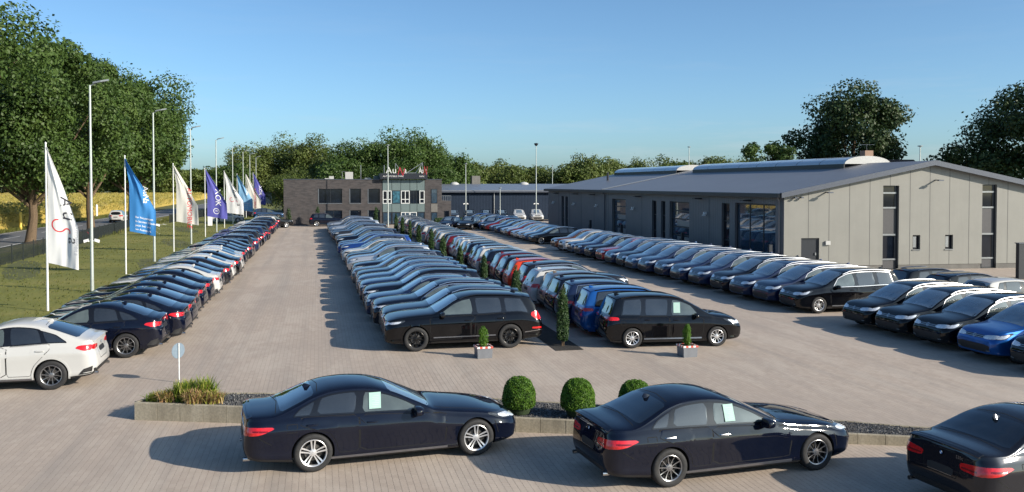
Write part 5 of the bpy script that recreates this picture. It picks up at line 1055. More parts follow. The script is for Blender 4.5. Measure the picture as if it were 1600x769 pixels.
def leaf_quads(c, nrm, size, rs, aspect=.55, tilt=.9):
    """a quad leaf at each point, its normal roughly along nrm"""
    n = len(c); N = nrm+rs.normal(0, tilt, (n, 3)); N /= np.linalg.norm(N, axis=1, keepdims=True)+1e-9
    A = np.cross(N, rs.normal(0, 1, (n, 3))); A /= np.linalg.norm(A, axis=1, keepdims=True)+1e-9; B = np.cross(N, A); s = (np.asarray(size)*rs.uniform(.7, 1.3, n))[:, None]
    return np.stack([c-A*s, c-B*s*aspect, c+A*s, c+B*s*aspect], 1)
def bush(x, y, z, r, h, label):
    b = empty('box_bush', (x, y, z), 0, label, 'bush', 'clipped round bushes in the gravel bed'); rs = np.random.RandomState(int(x*10)); n = 9000
    u = rs.uniform(-.22, 1, n); th = rs.uniform(0, 2*math.pi, n); ph = np.arcsin(np.clip(u, -1, 1)); q = .80
    ca = np.sign(np.cos(ph))*np.abs(np.cos(ph))**q; sa = np.sign(np.sin(ph))*np.abs(np.sin(ph))**.9; jit = 1-.10*rs.rand(n)**2+.02*np.sin(th*7+ph*9)
    P = np.stack([r*ca*np.cos(th)*jit, r*ca*np.sin(th)*jit, h*.36+(h*.64)*sa*jit], 1); P[:, :2] *= (1-.25*np.clip((.30*h-P[:, 2:3])/(.3*h), 0, 1)); N = P-np.array([0, 0, h*.4])
    link('leaves', quads_mesh('leaves', leaf_quads(P, N/np.linalg.norm(N, axis=1, keepdims=True), .017, rs, .6, .8), [(0, 1, 2, 3)], M['box_leaf']), b)
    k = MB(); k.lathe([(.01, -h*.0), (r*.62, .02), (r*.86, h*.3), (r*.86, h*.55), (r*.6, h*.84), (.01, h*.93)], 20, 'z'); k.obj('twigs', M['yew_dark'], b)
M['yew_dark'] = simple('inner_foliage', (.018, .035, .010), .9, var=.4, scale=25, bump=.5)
bush(4.22, 18.72, .26, .36, .80, 'clipped round bush in the gravel bed, left one beside the long saloon nose')
bush(5.42, 18.32, .25, .37, .80, 'clipped round bush in the gravel bed, middle of the three')
bush(6.80, 18.55, .20, .37, .70, 'clipped round bush half hidden behind the roof of the middle saloon')
# strap-leaved clumps at the left end of the bed
t = NT('strap_leaves'); p = t.coord('World'); at = t.n('Attribute'); at.attribute_name = 'tone'
c = t.ramp(at.outputs['Fac'], [(0, (.09, .16, .015)), (.35, (.20, .27, .025)), (.6, (.36, .34, .06)), (.8, (.46, .34, .17)), (1, (.36, .20, .10))]); t.base(c); t.set(Roughness=.6)
tb = t.n('BsdfTranslucent'); t.l(c, tb.inputs[0]); mx = t.n('MixShader'); mx.inputs[0].default_value = .3; t.l(t.b.outputs[0], mx.inputs[1]); t.l(tb.outputs[0], mx.inputs[2]); t.l(mx.outputs[0], t.t.nodes['Material Output'].inputs[0]); M['strap'] = t.m
def clump(x, y, z, r, h, dry, label, seed):
    rs = np.random.RandomState(seed); n = 520; V = np.zeros((n, 8, 3)); a = rs.uniform(0, 2*math.pi, n); L = rs.uniform(.6, 1.1, n); bx = rs.normal(0, r*.30, n); by = rs.normal(0, r*.30, n); lean = rs.uniform(.35, 1.15, n); w = rs.uniform(.009, .017, n)
    for i, tq in enumerate((0, .4, .75, 1.0)):
        out = r*lean*L*tq**1.5; up = h*L*(tq*1.5-.85*tq**2*lean)/.9; ww = w*(1-.85*tq**2)
        for sgn, jj in ((-1, 0), (1, 1)): V[:, i*2+jj] = np.stack([x+bx+out*np.cos(a)-sgn*ww*np.sin(a), y+by+out*np.sin(a)+sgn*ww*np.cos(a), np.maximum(z+up, z-.02)], 1)
    me = quads_mesh('strap_plant', V, [(0, 1, 3, 2), (2, 3, 5, 4), (4, 5, 7, 6)], M['strap']); tone = np.clip(rs.normal(dry, .22, n), 0, 1); at = me.attributes.new('tone', 'FLOAT', 'POINT'); at.data.foreach_set('value', np.repeat(tone, 8).astype(np.float32))
    tag(link('strap_plant', me), label, 'plant', 'strap-leaved clumps at the left end of the bed')
for i, (x, y, r, h, dry, lab) in enumerate([(-3.45, 21.15, .32, .20, .35, 'low green strap-leaved clump at the left corner of the bed'), (-3.0, 21.05, .36, .26, .80, 'dry tan strap-leaved clump second from the left corner of the bed'), (-2.55, 21.10, .42, .42, .30, 'tall green strap-leaved clump in the middle of the group'),
                                          (-2.05, 20.75, .40, .30, .85, 'reddish dry strap-leaved clump in the front of the group'), (-1.75, 21.15, .45, .46, .32, 'tallest bright green strap-leaved clump at the right of the group'), (-1.35, 20.75, .34, .26, .78, 'dry tan strap-leaved clump at the right end on the gravel'), (-2.35, 21.45, .40, .36, .45, 'yellow green strap-leaved clump at the back edge of the bed')]):
    clump(-3.55+(x+3.45)*.60, y+.05, .33, r*.72, h*.88, dry, lab, 40+i)
# ---------------------------------------------------------------- planters, round sign, conifers
M['zinc'] = simple('planter_zinc', (.17, .18, .20), .5, .2, var=.1, scale=4); M['tapewhite'] = simple('tape_white', (.78, .76, .74), .45); M['tapered'] = simple('tape_red', (.60, .09, .06), .45); M['bark'] = simple('bark', (.11, .075, .045), .9, var=.35, scale=14, bump=.6)
M['earth'] = simple('earth', (.05, .035, .025), .95, var=.3, scale=30, bump=.5)
def conifer(x, y, z, r, h, label, seed, group, n=3600, base=.12, leaf=.030, top=.55, mat='yew_leaf'):
    rs = np.random.RandomState(seed); b = empty('conifer', (x, y, z), rs.uniform(0, 6), label, 'conifer', group)
    k = MB(); 
    for q in range(3): k.tube([(.03*math.cos(q*2), .03*math.sin(q*2), -.02), (.05*math.cos(q*2), .05*math.sin(q*2), h*.5), (.03*math.cos(q), .03*math.sin(q), h*.85)], [.022, .016, .008], 6)
    k.obj('trunk', M['bark'], b); u = base+(1-base)*rs.rand(n); th = rs.uniform(0, 2*math.pi, n); ns = 9; sa = rs.uniform(0, 6.28, ns); sr = rs.uniform(.15, .8, ns); sh = rs.uniform(.86, 1.06, ns); si = rs.randint(0, ns, n)
    cx = r*.62*sr[si]*np.cos(sa[si]); cy = r*.62*sr[si]*np.sin(sa[si]); prof = np.minimum(1, (1.08-u)/.25)**.7*np.minimum(1, .55+u*2.2); rad = r*.50*prof*(.55+.45*rs.rand(n))
    taper = 1-(1-top)*u**2; P = np.stack([cx*taper*prof+rad*np.cos(th), cy*taper*prof+rad*np.sin(th), u*h*sh[si]], 1); N = np.stack([np.cos(th), np.sin(th), .9+0*th], 1)
    link('foliage', quads_mesh('foliage', leaf_quads(P, N, leaf, rs, .35, .7), [(0, 1, 2, 3)], M[mat]), b); return b
con = [(7.67, 27.66, 1.78), (7.24, 32.64, 2.1), (6.95, 37.6, 2.1), (7.06, 44.9, 2.05), (7.25, 52.7, 2.05), (7.55, 60.5, 2.05), (7.5, 67.9, 2.0), (7.7, 76.5, 2.0), (7.85, 85, 2.0), (8.0, 94, 2.1)]
for i, (x, y, h) in enumerate(con):
    conifer(x, y, 0, .26 if i else .24, h, f'narrow upright conifer between the rows, {"nearest one by the striped planter" if i == 0 else ordn(i)+" from the near end"}', 60+i, 'upright conifers between the centre rows', 6500 if i < 3 else 2400, leaf=.042 if i < 3 else .07)
for i, (x, y, lab) in enumerate([(4.85, 26.40, 'grey planter with red and white striped rim before the black SUV'), (10.91, 25.25, 'grey planter with red and white striped rim before the black people carrier')]):
    b = empty('planter', (x, y, 0), math.radians(3), lab, 'planter', 'grey planters with striped rims'); k = MB(); w = .235
    k.prism([(-w*.94, -w*.94), (w*.94, -w*.94), (w*.94, w*.94), (-w*.94, w*.94)], .0, .30); k.v = [(a*(1 if c < .1 else 1.05), bb*(1 if c < .1 else 1.05), c) for a, bb, c in k.v]; k.obj('tub', M['zinc'], b, smooth=False)
    k = MB(); nst = 6
    for q in range(4):
        ca, sa_ = math.cos(q*math.pi/2), math.sin(q*math.pi/2)
        for s_ in range(nst):
            x0 = -w-.008+(2*w+.016)*s_/nst; x1 = x0+(2*w+.016)/nst; v = [(x0+.02*0, -w-.012, .30), (x1, -w-.012, .30), (x1+.0, -w-.012, .352), (x0, -w-.012, .352), (x0, -w+.02, .352), (x1, -w+.02, .352), (x0, -w+.02, .30), (x1, -w+.02, .30)]
            v = [(a*ca-bb*sa_, a*sa_+bb*ca, c) for a, bb, c in v]; k.add(v, [(0, 1, 2, 3), (3, 2, 5, 4), (4, 5, 7, 6)], s_ % 2)
    k.obj('striped_rim', [M['tapewhite'], M['tapered']], b, smooth=False); k = MB(); k.box((-w+.02, -w+.02, .3), (w-.02, w-.02, .34)); k.obj('soil', M['earth'], b, smooth=False)
    conifer(x, y, .33, .17, .58 if i == 0 else .66, lab.replace('grey planter with red and white striped rim', 'small young conifer growing in the grey planter'), 80+i, 'young conifers in the planters', 2600, 0, .026, .9, 'box_leaf')
sg = empty('round_sign', (-3.57, 24.68, 0), math.radians(46), 'small round sign seen from behind on a thin white post left of the lane', 'sign')

k = MB(); k.tube([(0, 0, 0), (0, 0, 1.04)], .016, 10); k.obj('post', M['post_white'], sg); k = MB(); k.lathe([(.001, -.004), (.20, -.004), (.205, .001), (.20, .006), (.001, .006)], 32, 'y', (0, .024, .84)); k.box((-.03, .016, .78), (.03, .022, .80)); k.obj('disc', M['sign_back'], sg, fix=True)
# ---------------------------------------------------------------- the parked cars
SLOT = NT('paint_slot').m; _cache = {}
NAMES = {'saloon': 'saloon', 'long_saloon': 'saloon', 'coupe_suv': 'coupe_suv', 'chrome_suv': 'suv', 'plain_carrier': 'people_carrier', 'large_coupe_suv': 'coupe_suv', 'large_suv': 'suv', 'suv': 'suv', 'people_carrier': 'people_carrier',
         'large_people_carrier': 'people_carrier', 'estate_car': 'estate_car', 'hatchback': 'hatchback'}
def car(kind, colour, x, y, heading, label, group=None, rim='rim_silver', lod=None, part_labels=None):
    if lod is None:
        D = math.hypot(x, y); lod = 0 if D < 30 else 1 if D < 62 else 2
    key = (kind, lod, rim)
    if key not in _cache:
        R_ = build_car(TY[kind], lod, SLOT, M[rim]); _cache[key] = R_
    root = empty(NAMES[kind], (x, y, 0), math.radians(heading), label, NAMES[kind].replace('_', ' ').replace('suv', 'SUV').replace('saloon', 'saloon car'), group)
    obs = []
    for nm, me, loc, rz, par in _cache[key]:
        o = bpy.data.objects.new(nm, me); COL.objects.link(o); o.parent = root if par < 0 else obs[par]; o.location = loc; o.rotation_euler = (0, 0, rz); obs.append(o)
        for i, m in enumerate(me.materials):
            if m == SLOT: o.material_slots[i].link = 'OBJECT'; o.material_slots[i].material = PAINT[colour]
    return root
def by_wheel(kind, heading, pt, which, side):
    """centre of a car whose outer wheel touches the ground at pt; side = +1 left, -1 right of the car"""
    s = TY[kind]['s']; lx = s.L/2-s.fo-(s.wb if which == 'rear' else 0); ly = side*(s.W-.06); a = math.radians(heading)
    return pt[0]-(lx*math.cos(a)-ly*math.sin(a)), pt[1]-(lx*math.sin(a)+ly*math.cos(a))
# three saloons at the front
x, y = by_wheel('long_saloon', 6.6, (-.10, 16.45), 'rear', -1); car('long_saloon', 'dark navy', x, y, 6.6, 'dark navy saloon with silver wheels and chrome tail strip, left of the round bushes', 'saloons parked in front of the gravel bed', 'rim_silver', 0)
x, y = by_wheel('saloon', 5.8, (5.88, 14.32), 'rear', -1); car('saloon', 'dark navy', x, y, 5.8, 'dark navy saloon with grey spoked wheels and a charging flap, middle of the three saloons', 'saloons parked in front of the gravel bed', 'rim_grey', 0)
car('saloon', 'anthracite', 12.22, 12.72, 5.5, 'anthracite saloon cut off by the right edge, seen from behind', 'saloons parked in front of the gravel bed', 'rim_grey', 0)
# left row: tails towards the lane
x, y = by_wheel('large_coupe_suv', 181, (-6.60, 24.48), 'rear', 1); car('large_coupe_suv', 'white', x, y, 181, 'white coupe SUV cut off by the left edge, nearest car of the left row', 'cars in the left row beside the lawn', 'rim_grey', 0)
ysA = [28.48, 30.45, 32.4, 34.4, 36.7, 39.1, 41.5]; 
while ysA[-1] < 105: ysA.append(ysA[-1]+2.15)
cA = ['dark navy']*6+['white', 'dark navy', 'anthracite', 'white', 'black', 'white', 'white', 'dark navy']+['dark navy', 'anthracite', 'black', 'dark navy', 'dark blue']*6
cA[-3] = 'white'
for i, yy in enumerate(ysA):
    c = cA[i] if i < len(ysA)-2 else ['white', 'dark navy'][i-len(ysA)+2]
    kd = 'coupe_suv' if i < 16 or i % 3 == 0 else ('estate_car' if i % 3 == 1 else 'suv')
    L = TY[kd]['s'].L; wv = TY[kd]['s'].W
    lab = f'{c} {NAMES[kd].replace("_", " ").replace("suv", "SUV")}, {ordn(i+1)} in the left row beside the lawn'
    car(kd, c, -4.25-L/2-.06*(i == 0)*5+RND.uniform(-.14, .14), yy+wv, 180+RND.uniform(-1.3, 1.3), lab, 'cars in the left row beside the lawn', ['rim_grey', 'rim_silver'][i % 2])
# centre row: noses towards the lane
x, y = by_wheel('large_suv', 180, (2.97, 27.70), 'front', 1)
car('large_suv', 'black', x, y, 180, 'black SUV with black wheels, nearest of the row left of the conifers', 'cars in the row left of the conifers', 'rim_black', 0)
ysB = [30.35]; cB = ['dark navy', 'dark navy', 'dark blue', 'dark navy', 'dark blue', 'steel blue', 'dark navy', 'grey', 'dark navy', 'steel blue', 'silver', 'dark navy', 'grey', 'white', 'dark navy', 'blue', 'blue', 'steel blue', 'dark blue', 'dark navy', 'dark navy',
      'white', 'grey', 'dark grey', 'steel blue', 'dark grey', 'steel blue', 'silver', 'silver', 'dark navy', 'steel blue', 'silver', 'white', 'grey']
while ysB[-1] < 103: ysB.append(ysB[-1]+2.2)
for i, yy in enumerate(ysB):
    c = cB[min(i, len(cB)-1)]; kd = {2: 'suv', 3: 'large_suv', 7: 'suv', 9: 'estate_car'}.get(i, 'chrome_suv') if i < 12 else ['suv', 'suv', 'estate_car', 'chrome_suv'][i % 4]; L = TY[kd]['s'].L; wv = TY[kd]['s'].W
    lab = f'{c} {NAMES[kd].replace("_", " ").replace("suv", "SUV")}, {ordn(i+1)} in the row left of the conifers'
    car(kd, c, 1.95-.012*(yy-30)+L/2+RND.uniform(-.14, .14), yy+.02, 180+RND.uniform(-1.4, 1.4), lab, 'cars in the row left of the conifers', ['rim_silver', 'rim_grey'][i % 2])
# row right of the conifers: tails towards them
x, y = by_wheel('people_carrier', -4.5, (9.72, 26.80), 'rear', -1)
car('plain_carrier', 'black', x, y, -4.5, 'black people carrier with a price sheet, nearest of the row right of the conifers', 'cars in the row right of the conifers', 'rim_silver', 0)
ysC = [29.75, 31.7, 33.5, 35.3, 37.05, 39.3, 41.9, 43.85, 46.0]
while ysC[-1] < 103: ysC.append(ysC[-1]+2.12)
cC = ['bright blue', 'dark blue', 'dark navy', 'beige brown', 'white', 'anthracite', 'orange red', 'black', 'dark red', 'dark navy', 'white', 'dark blue', 'dark navy', 'white', 'white', 'silver', 'dark red', 'dark navy', 'white', 'white', 'anthracite', 'white', 'grey', 'white', 'dark grey', 'white', 'silver', 'white', 'dark grey', 'white', 'grey', 'white', 'white', 'dark grey', 'silver', 'white']
kC = ['plain_carrier', 'people_carrier', 'plain_carrier']+['suv']*2+['chrome_suv']+['suv']*40
for i, yy in enumerate(ysC):
    c = cC[min(i, len(cC)-1)]; kd = kC[i]; L = TY[kd]['s'].L
    lab = f'{c} {NAMES[kd].replace("_", " ").replace("suv", "SUV")}, {ordn(i+1)} in the row right of the conifers'
    car(kd, c, 8.75+L/2+RND.uniform(-.14, .14), yy, RND.uniform(-1.5, .5)-(3 if i < 2 else 0), lab, 'cars in the row right of the conifers', ['rim_silver', 'rim_grey'][i % 2])
# row before the grey hall: noses towards the lane
D_ = [(32.5, 'large_people_carrier', 'black'), (34.6, 'large_people_carrier', 'dark blue'), (36.6, 'large_people_carrier', 'dark blue'), (38.75, 'large_people_carrier', 'dark navy'), (41.1, 'large_people_carrier', 'dark blue'), (43.1, 'large_people_carrier', 'dark blue'),
      (45.5, 'large_people_carrier', 'dark blue'), (47.6, 'large_people_carrier', 'dark blue'), (49.5, 'large_people_carrier', 'steel blue'), (51.4, 'large_people_carrier', 'dark navy'), (53.5, 'large_people_carrier', 'dark blue'), (55.4, 'suv', 'red'), (58.0, 'suv', 'dark navy'),
      (60.5, 'suv', 'dark blue'), (62.4, 'suv', 'steel blue'), (64.9, 'suv', 'white'), (67.2, 'suv', 'brown'), (75.1, 'estate_car', 'black'), (77.5, 'hatchback', 'steel blue'), (79.9, 'hatchback', 'silver'), (82.3, 'hatchback', 'silver'), (84.9, 'estate_car', 'dark red'),
      (87.6, 'estate_car', 'silver'), (90.5, 'estate_car', 'dark blue'), (93.5, 'hatchback', 'steel blue'), (97, 'estate_car', 'dark red'), (101, 'hatchback', 'blue'), (105, 'estate_car', 'silver'), (109.5, 'estate_car', 'dark blue'), (114, 'hatchback', 'blue')]
for i, (yy, kd, c) in enumerate(D_):
    L = TY[kd]['s'].L; wv = TY[kd]['s'].W; nm = NAMES[kd].replace('_', ' ').replace('suv', 'SUV')
    lab = f'{c} {nm}, {ordn(i)} in the row before the grey hall' if i < 17 else f'{c} {nm}, {ordn(i-17)} in the far group beside the grey hall'
    car(kd, c, ([18.8, 18.6, 18.55, 18.5, 18.45, 18.3, 18.25, 18.1, 18.0]+[18.05]*30)[i]+L/2+RND.uniform(-.05, .05), yy+wv-.1, 180+RND.uniform(-.6, .6), lab, 'cars in front of the grey hall', ['rim_silver', 'rim_grey'][i % 2] if i else 'rim_silver')
# five people carriers at the right edge
for i, (yy, c, w) in enumerate([(28.1, 'black', 'next to the wide gap'), (26.15, 'black', 'second from the wide gap'), (24.15, 'black', 'left neighbour of the bright blue one'), (22.1, 'bright blue', 'near the right edge'), (20.0, 'black', 'cut off by the right edge')]):
    car('people_carrier', c, 18.88+.02*i+2.265, yy+.82, 180, f'{c} people carrier nose to the lane, {w}', 'people carriers at the right edge', 'rim_silver', 0)
# behind them, tails to the left
for kd, c, x, y, t in (('estate_car', 'black', 27.3, 35.2, 'black estate car with dark rear spoiler, farther of two before the pale gable wall'), ('estate_car', 'black', 27.4, 32.9, 'black estate car with silver roof rails, nearer of two before the pale gable wall'),
                    ('hatchback', 'white', 27.5, 30.9, 'white hatchback standing behind the people carriers at the right edge')):
    car(kd, c, x, y, -2, t, None, 'rim_silver', 1)
# far groups facing the camera
for i, (x, y, c, kd) in enumerate([(14.9, 103, 'dark navy', 'hatchback'), (17.2, 102.5, 'black', 'estate_car'), (19.6, 101, 'dark navy', 'hatchback'), (21.9, 103, 'dark blue', 'estate_car')]):
    car(kd, c, x, y, -118, f'{c} {NAMES[kd].replace("_", " ")} turned to the camera, {ordn(i).replace("nearest", "leftmost")} of four beyond the lane', 'cars turned to the camera beyond the lane', 'rim_silver', 2)
for i, (px, c, kd) in enumerate([(18.6, 'dark grey', 'suv'), (20.9, 'black', 'suv'), (23.2, 'black', 'suv'), (25.4, 'black', 'suv'), (27.9, 'white', 'suv'), (30.4, 'white', 'suv'), (33.2, 'dark grey', 'estate_car')]):
    car(kd, c, px, 124.6-i*.15, -98, f'{c} {NAMES[kd].replace("suv", "SUV").replace("_", " ")} against the far hall, {ordn(i).replace("nearest", "leftmost")} of seven', 'cars lined up against the far hall', 'rim_silver', 2)
car('suv', 'dark navy', 1.2, 113.4, 0, 'small dark SUV parked across the end of the lane by the brick office', None, 'rim_silver', 2)
car('suv', 'black', -5.2, 110.5, 20, 'black SUV beside the left corner of the brick office', None, 'rim_silver', 2)
car('estate_car', 'white', -12.2, 128, 8, 'white car parked on the grass behind the flags', None, 'rim_silver', 2)
car('suv', 'dark navy', -11.5, 148, 20, 'dark blue SUV beside the trees left of the office', None, 'rim_silver', 2)
car('suv', 'steel blue', -7.2, 138, 10, 'steel blue SUV next to the dark one left of the office', None, 'rim_silver', 2)
car('suv', 'white', -26.6, 131, 92, 'white SUV driving away on the country road', None, 'rim_silver', 2)
car('hatchback', 'dark grey', -26.9, 147, 92, 'grey car driving ahead of the white SUV on the country road', None, 'rim_silver', 2)
# ---------------------------------------------------------------- trees and crops
M['oak_leaf'] = leafmat('oak_leaves', (.032, .064, .014), (.070, .122, .024), (.125, .180, .042), .30, .45)
M['wood_leaf'] = leafmat('wood_leaves', (.050, .078, .016), (.100, .135, .028), (.165, .185, .048), .25, .16)
M['dark_leaf'] = leafmat('dark_leaves', (.018, .038, .011), (.036, .066, .018), (.072, .100, .028), .18, .5)
M['autumn_leaf'] = leafmat('autumn_leaves', (.07, .06, .018), (.14, .10, .03), (.20, .13, .04), .25, .8)
def tree_parts(h, r, z0, n, leaf, seed, ncl=46, squash=1.0, trunk=.32, fork=.35, clump=.30, gap=0.0):
    """crown made of leaf-sized faces on many uneven clumps around real limbs"""
    rs = np.random.RandomState(seed); C = []; zc = (h+z0)/2; hz = (h-z0)/2
    while len(C) < ncl:
        p = rs.normal(0, 1, 3); p /= np.linalg.norm(p); q = rs.uniform(.35, 1.0)**.5; c = p*q
        if c[2] < -.93: continue
        wob = 1+.16*math.sin(3*math.atan2(p[1], p[0])+seed)+.10*math.sin(5*math.atan2(p[1], p[0])+seed*2)
        C.append((c[0]*r*.80*wob, c[1]*r*.80*wob, zc+c[2]*hz*.80*(1+.1*rs.randn()), rs.uniform(.6, 1.35)*r*clump, q))
    C = np.array(C); ci = rs.randint(0, len(C), n); d = rs.normal(0, 1, (n, 3)); d /= np.linalg.norm(d, axis=1, keepdims=True)
    rad = C[ci, 3]*(1-.45*rs.rand(n)**1.6)*(1+.22*np.sin(d[:, 0]*6+ci)*np.sin(d[:, 2]*7+ci*2)); stray = rs.rand(n) < .07; rad[stray] *= rs.uniform(1.1, 1.45, stray.sum())
    P = C[ci, :3]+d*rad[:, None]*np.array([1, 1, .8*squash]); N = d+np.array([0, 0, .35])
    V = leaf_quads(P, N, leaf, rs, .6, .65); k = MB(); top = z0+(h-z0)*.35; k.tube([(0, 0, -.1), (.0, 0, .3), (.15*rs.randn(), .15*rs.randn(), z0*.8), (.3*rs.randn(), .3*rs.randn(), top), (0, 0, h*.8)], [trunk*1.45, trunk*1.1, trunk*.85, trunk*.6, trunk*.12], 10)
    for i in rs.choice(len(C), min(len(C), 16), replace=False):
        e = C[i, :3]; s0 = np.array([0, 0, z0*.75+(e[2]-z0*.75)*.18]); m = s0*.45+e*.55+np.array([0, 0, -.08*r]); k.tube([s0, m, e], [trunk*.42, trunk*.24, trunk*.06], 6)
    return V, k
_tm = {}
def tree(name, x, y, z, h, r, z0, label, group, key, n=9000, leaf=.3, mat='wood_leaf', rot=None, sc=1.0, **kw):
    b = empty(name, (x, y, z), rot if rot is not None else RND.uniform(0, 6.28), label, 'tree', group); kk = (key, mat)
    if kk not in _tm:
        V, k = tree_parts(h, r, z0, n, leaf, key, **kw); _tm[kk] = (quads_mesh('crown', V, [(0, 1, 2, 3)], M[mat]), k.mesh('trunk', M['bark']), h, r)
    c, t_, h0, r0 = _tm[kk]
    link('trunk', t_, b); link('crown', c, b); b.scale = (r/r0, r/r0, h/h0); return b
G = 'roadside oaks beyond the lawn fence'
for i, (x, y, h, r, z0, n, lf, lab) in enumerate([(-26.2, 57, 21.5, 9.6, 2.6, 125000, .125, 'tallest dark green oak cut off by the top left corner'), (-24.7, 86, 19.0, 8.2, 3.0, 105000, .145, 'broad oak with the leaning trunk behind the first flag'), (-24.8, 108, 20.0, 7.4, 3.4, 80000, .165, 'oak behind the second light pole with pale gaps in its crown'),
                                              (-24.0, 126, 21.0, 9.4, 3.6, 75000, .19, 'rightmost roadside oak with boughs reaching over the third flag'), (-38, 88, 17.0, 8.5, 1.0, 26000, .24, 'oak standing behind the others beyond the road'), (-22.5, 22, 0, 0, 0, 0, 0, '')]):
    if h: tree('oak_tree', x, y, 0, h, r, z0, lab, G, 101+i, n, lf, 'oak_leaf', rot=.5*i, ncl=74, trunk=.42, clump=.24)
G = 'trees behind the brick office'
for i, (x, y, h, r, mt) in enumerate([(-12.5, 178, 12.8, 7.5, 'wood_leaf'), (-6.5, 182, 15.2, 8.4, 'wood_leaf'), (-1.0, 176, 14.8, 7.4, 'wood_leaf'), (3.0, 168, 11.6, 6.0, 'wood_leaf'), (-14.5, 165, 8.5, 5.0, 'oak_leaf'), (7.0, 160, 13.2, 6.8, 'oak_leaf'), (12.5, 158, 15.2, 7.8, 'oak_leaf'), (17.0, 160, 15.4, 7.8, 'oak_leaf'), (22, 164, 12.3, 6.5, 'oak_leaf'), (3.6, 152, 9.5, 5.0, 'oak_leaf'), (26.0, 170, 9.4, 5.0, 'oak_leaf'), (-3.5, 150, 8.0, 5.2, 'wood_leaf'), (12, 146, 9.5, 5.5, 'oak_leaf'), (19, 150, 9.2, 5.5, 'oak_leaf')]):
    tree('broadleaf_tree', x, y, 0, h, r, .6, f'rounded leafy tree behind the brick office, {["far left low one", "left shoulder of the left group", "highest of the left group", "right shoulder of the left group", "lowest at the left edge", "left shoulder of the right group", "left top of the right group", "highest of the right group", "right shoulder of the right group", "between the two groups", "right end by the far hall", "in front at the office left corner", "in front above the office roof", "in front behind the rooftop letters"][i]}', G, 120+i % 5, 24000, .19, mt, ncl=70, clump=.27)
G = 'trees of the wood behind the halls'; xs_ = np.linspace(30, 150, 34)
for i, x in enumerate(xs_):
    y = 205+RND.uniform(-10, 18)+x*.18; h = RND.uniform(10.3, 11.4)*(1+.10*(x > 60)+.10*(x > 95)); tree('broadleaf_tree', x, y, 0, h, RND.uniform(5.4, 6.8), -.5, f'leafy tree of the wood behind the halls, {ordn(i).replace("nearest", "first")} from the left', G, 130+i % 6, 12000, .26, 'wood_leaf', ncl=50, clump=.32)
G = 'trees of the far wood beyond the field'
for i in range(46):
    x = -205+i*4.35+RND.uniform(-1.5, 1.5); y = 400+RND.uniform(-14, 20) if x < -60 else 360+RND.uniform(-20, 20); tree('broadleaf_tree', x, y, 0, RND.uniform(13, 16) if x < -55 else RND.uniform(11, 14), RND.uniform(5.5, 8), .3, f'distant tree of the wood beyond the maize field, {ordn(i).replace("nearest", "first")} from the left', G, 140+i % 4, 5000, .5, 'wood_leaf', ncl=40)
tree('oak_tree', 56.3, 86, 0, 16.2, 6.6, 4.6, 'large dark tree standing alone behind the grey hall and the chimney', 'trees behind the grey hall', 150, 30000, .17, 'dark_leaf', ncl=70, clump=.24)
tree('oak_tree', 46.6, 87, 0, 10.4, 3.2, 5.0, 'small open tree left of the large dark one behind the skylights', 'trees behind the grey hall', 151, 5200, .16, 'oak_leaf', ncl=24, clump=.26)
tree('shrub', 49.6, 88, 0, 8.6, 2.3, 3.0, 'bush turning brown between the small and the large dark tree', 'trees behind the grey hall', 152, 3200, .17, 'autumn_leaf', ncl=16)
tree('oak_tree', 72.0, 74, 0, 18.0, 9.2, 4.0, 'big dark tree cut off by the right edge behind the gable', 'trees behind the grey hall', 153, 42000, .17, 'dark_leaf', ncl=84, clump=.21)
tree('oak_tree', 64.8, 78, 0, 10.6, 4.8, 3.0, 'lower dark tree at the foot of the big one behind the gable', 'trees behind the grey hall', 154, 14000, .17, 'dark_leaf', ncl=40)
tree('shrub', 66, 96, 0, 8.6, 4.0, 1, 'yellowish bush in the gap behind the gable ridge', 'trees behind the grey hall', 155, 5000, .24, 'wood_leaf', ncl=24)
# young trees in front of the office, hedge at its right
for i, (x, y) in enumerate(((-3.5, 113.3), (.0, 114.2), (7.2, 113.6))):
    conifer(x, y, 0, .45, 2.3, ['young leafy tree at the left corner of the brick office', 'young leafy tree before the brick wall left of the ground window', 'young leafy tree before the right office window'][i], 90+i, 'young trees before the brick office', 700, leaf=.09)
k = MB(); rs = np.random.RandomState(5); n = 5000; P = np.stack([rs.uniform(14.2, 20.5, n), 110.5+rs.uniform(-.5, .5, n), rs.uniform(.1, 1.0, n)], 1); hg = link('hedge', quads_mesh('hedge', leaf_quads(P, np.tile([0, -1, .5], (n, 1)), .10, rs, .6, .8), [(0, 1, 2, 3)], M['yew_leaf'])); tag(hg, 'low green hedge at the right foot of the brick office', 'hedge')
# maize beyond the road
nx, ny = 120, 150; X = -34.6-np.linspace(0, 1, nx)**1.5*230; Y = 55+np.linspace(0, 1, ny)**1.4*330; k = MB(); v = []
for j, y in enumerate(Y):
    for i, x in enumerate(X):
        xx = x-(max(0, y-200)*.03); e = 0 if i == 0 or j == 0 else 1.75+.18*math.sin(x*.9+y*.35)+NR.uniform(-.14, .14); v.append((xx, y, max(-.05, e)))
k.add(v, [(j*nx+i, (j+1)*nx+i, (j+1)*nx+i+1, j*nx+i+1) for j in range(ny-1) for i in range(nx-1)]); o = k.obj('maize_field', M['corn'], smooth=False); o['kind'] = 'stuff'; o['label'] = 'ripe yellow maize field beyond the country road'; o['category'] = 'field'
n = 42000; yy = 58+NR.rand(n)**1.7*260; xx = -34.4-NR.rand(n)**2.2*90-(np.maximum(0, yy-200)*.03); tp = NR.uniform(.9, 1.25, n)*2.0; lowr = NR.rand(n)**2
P = np.stack([xx, yy, tp*(1-.75*lowr*(xx > -38))], 1); M['maize_leaf'] = leafmat('maize_leaves', (.14, .14, .03), (.34, .28, .06), (.50, .38, .10), .3, .6)
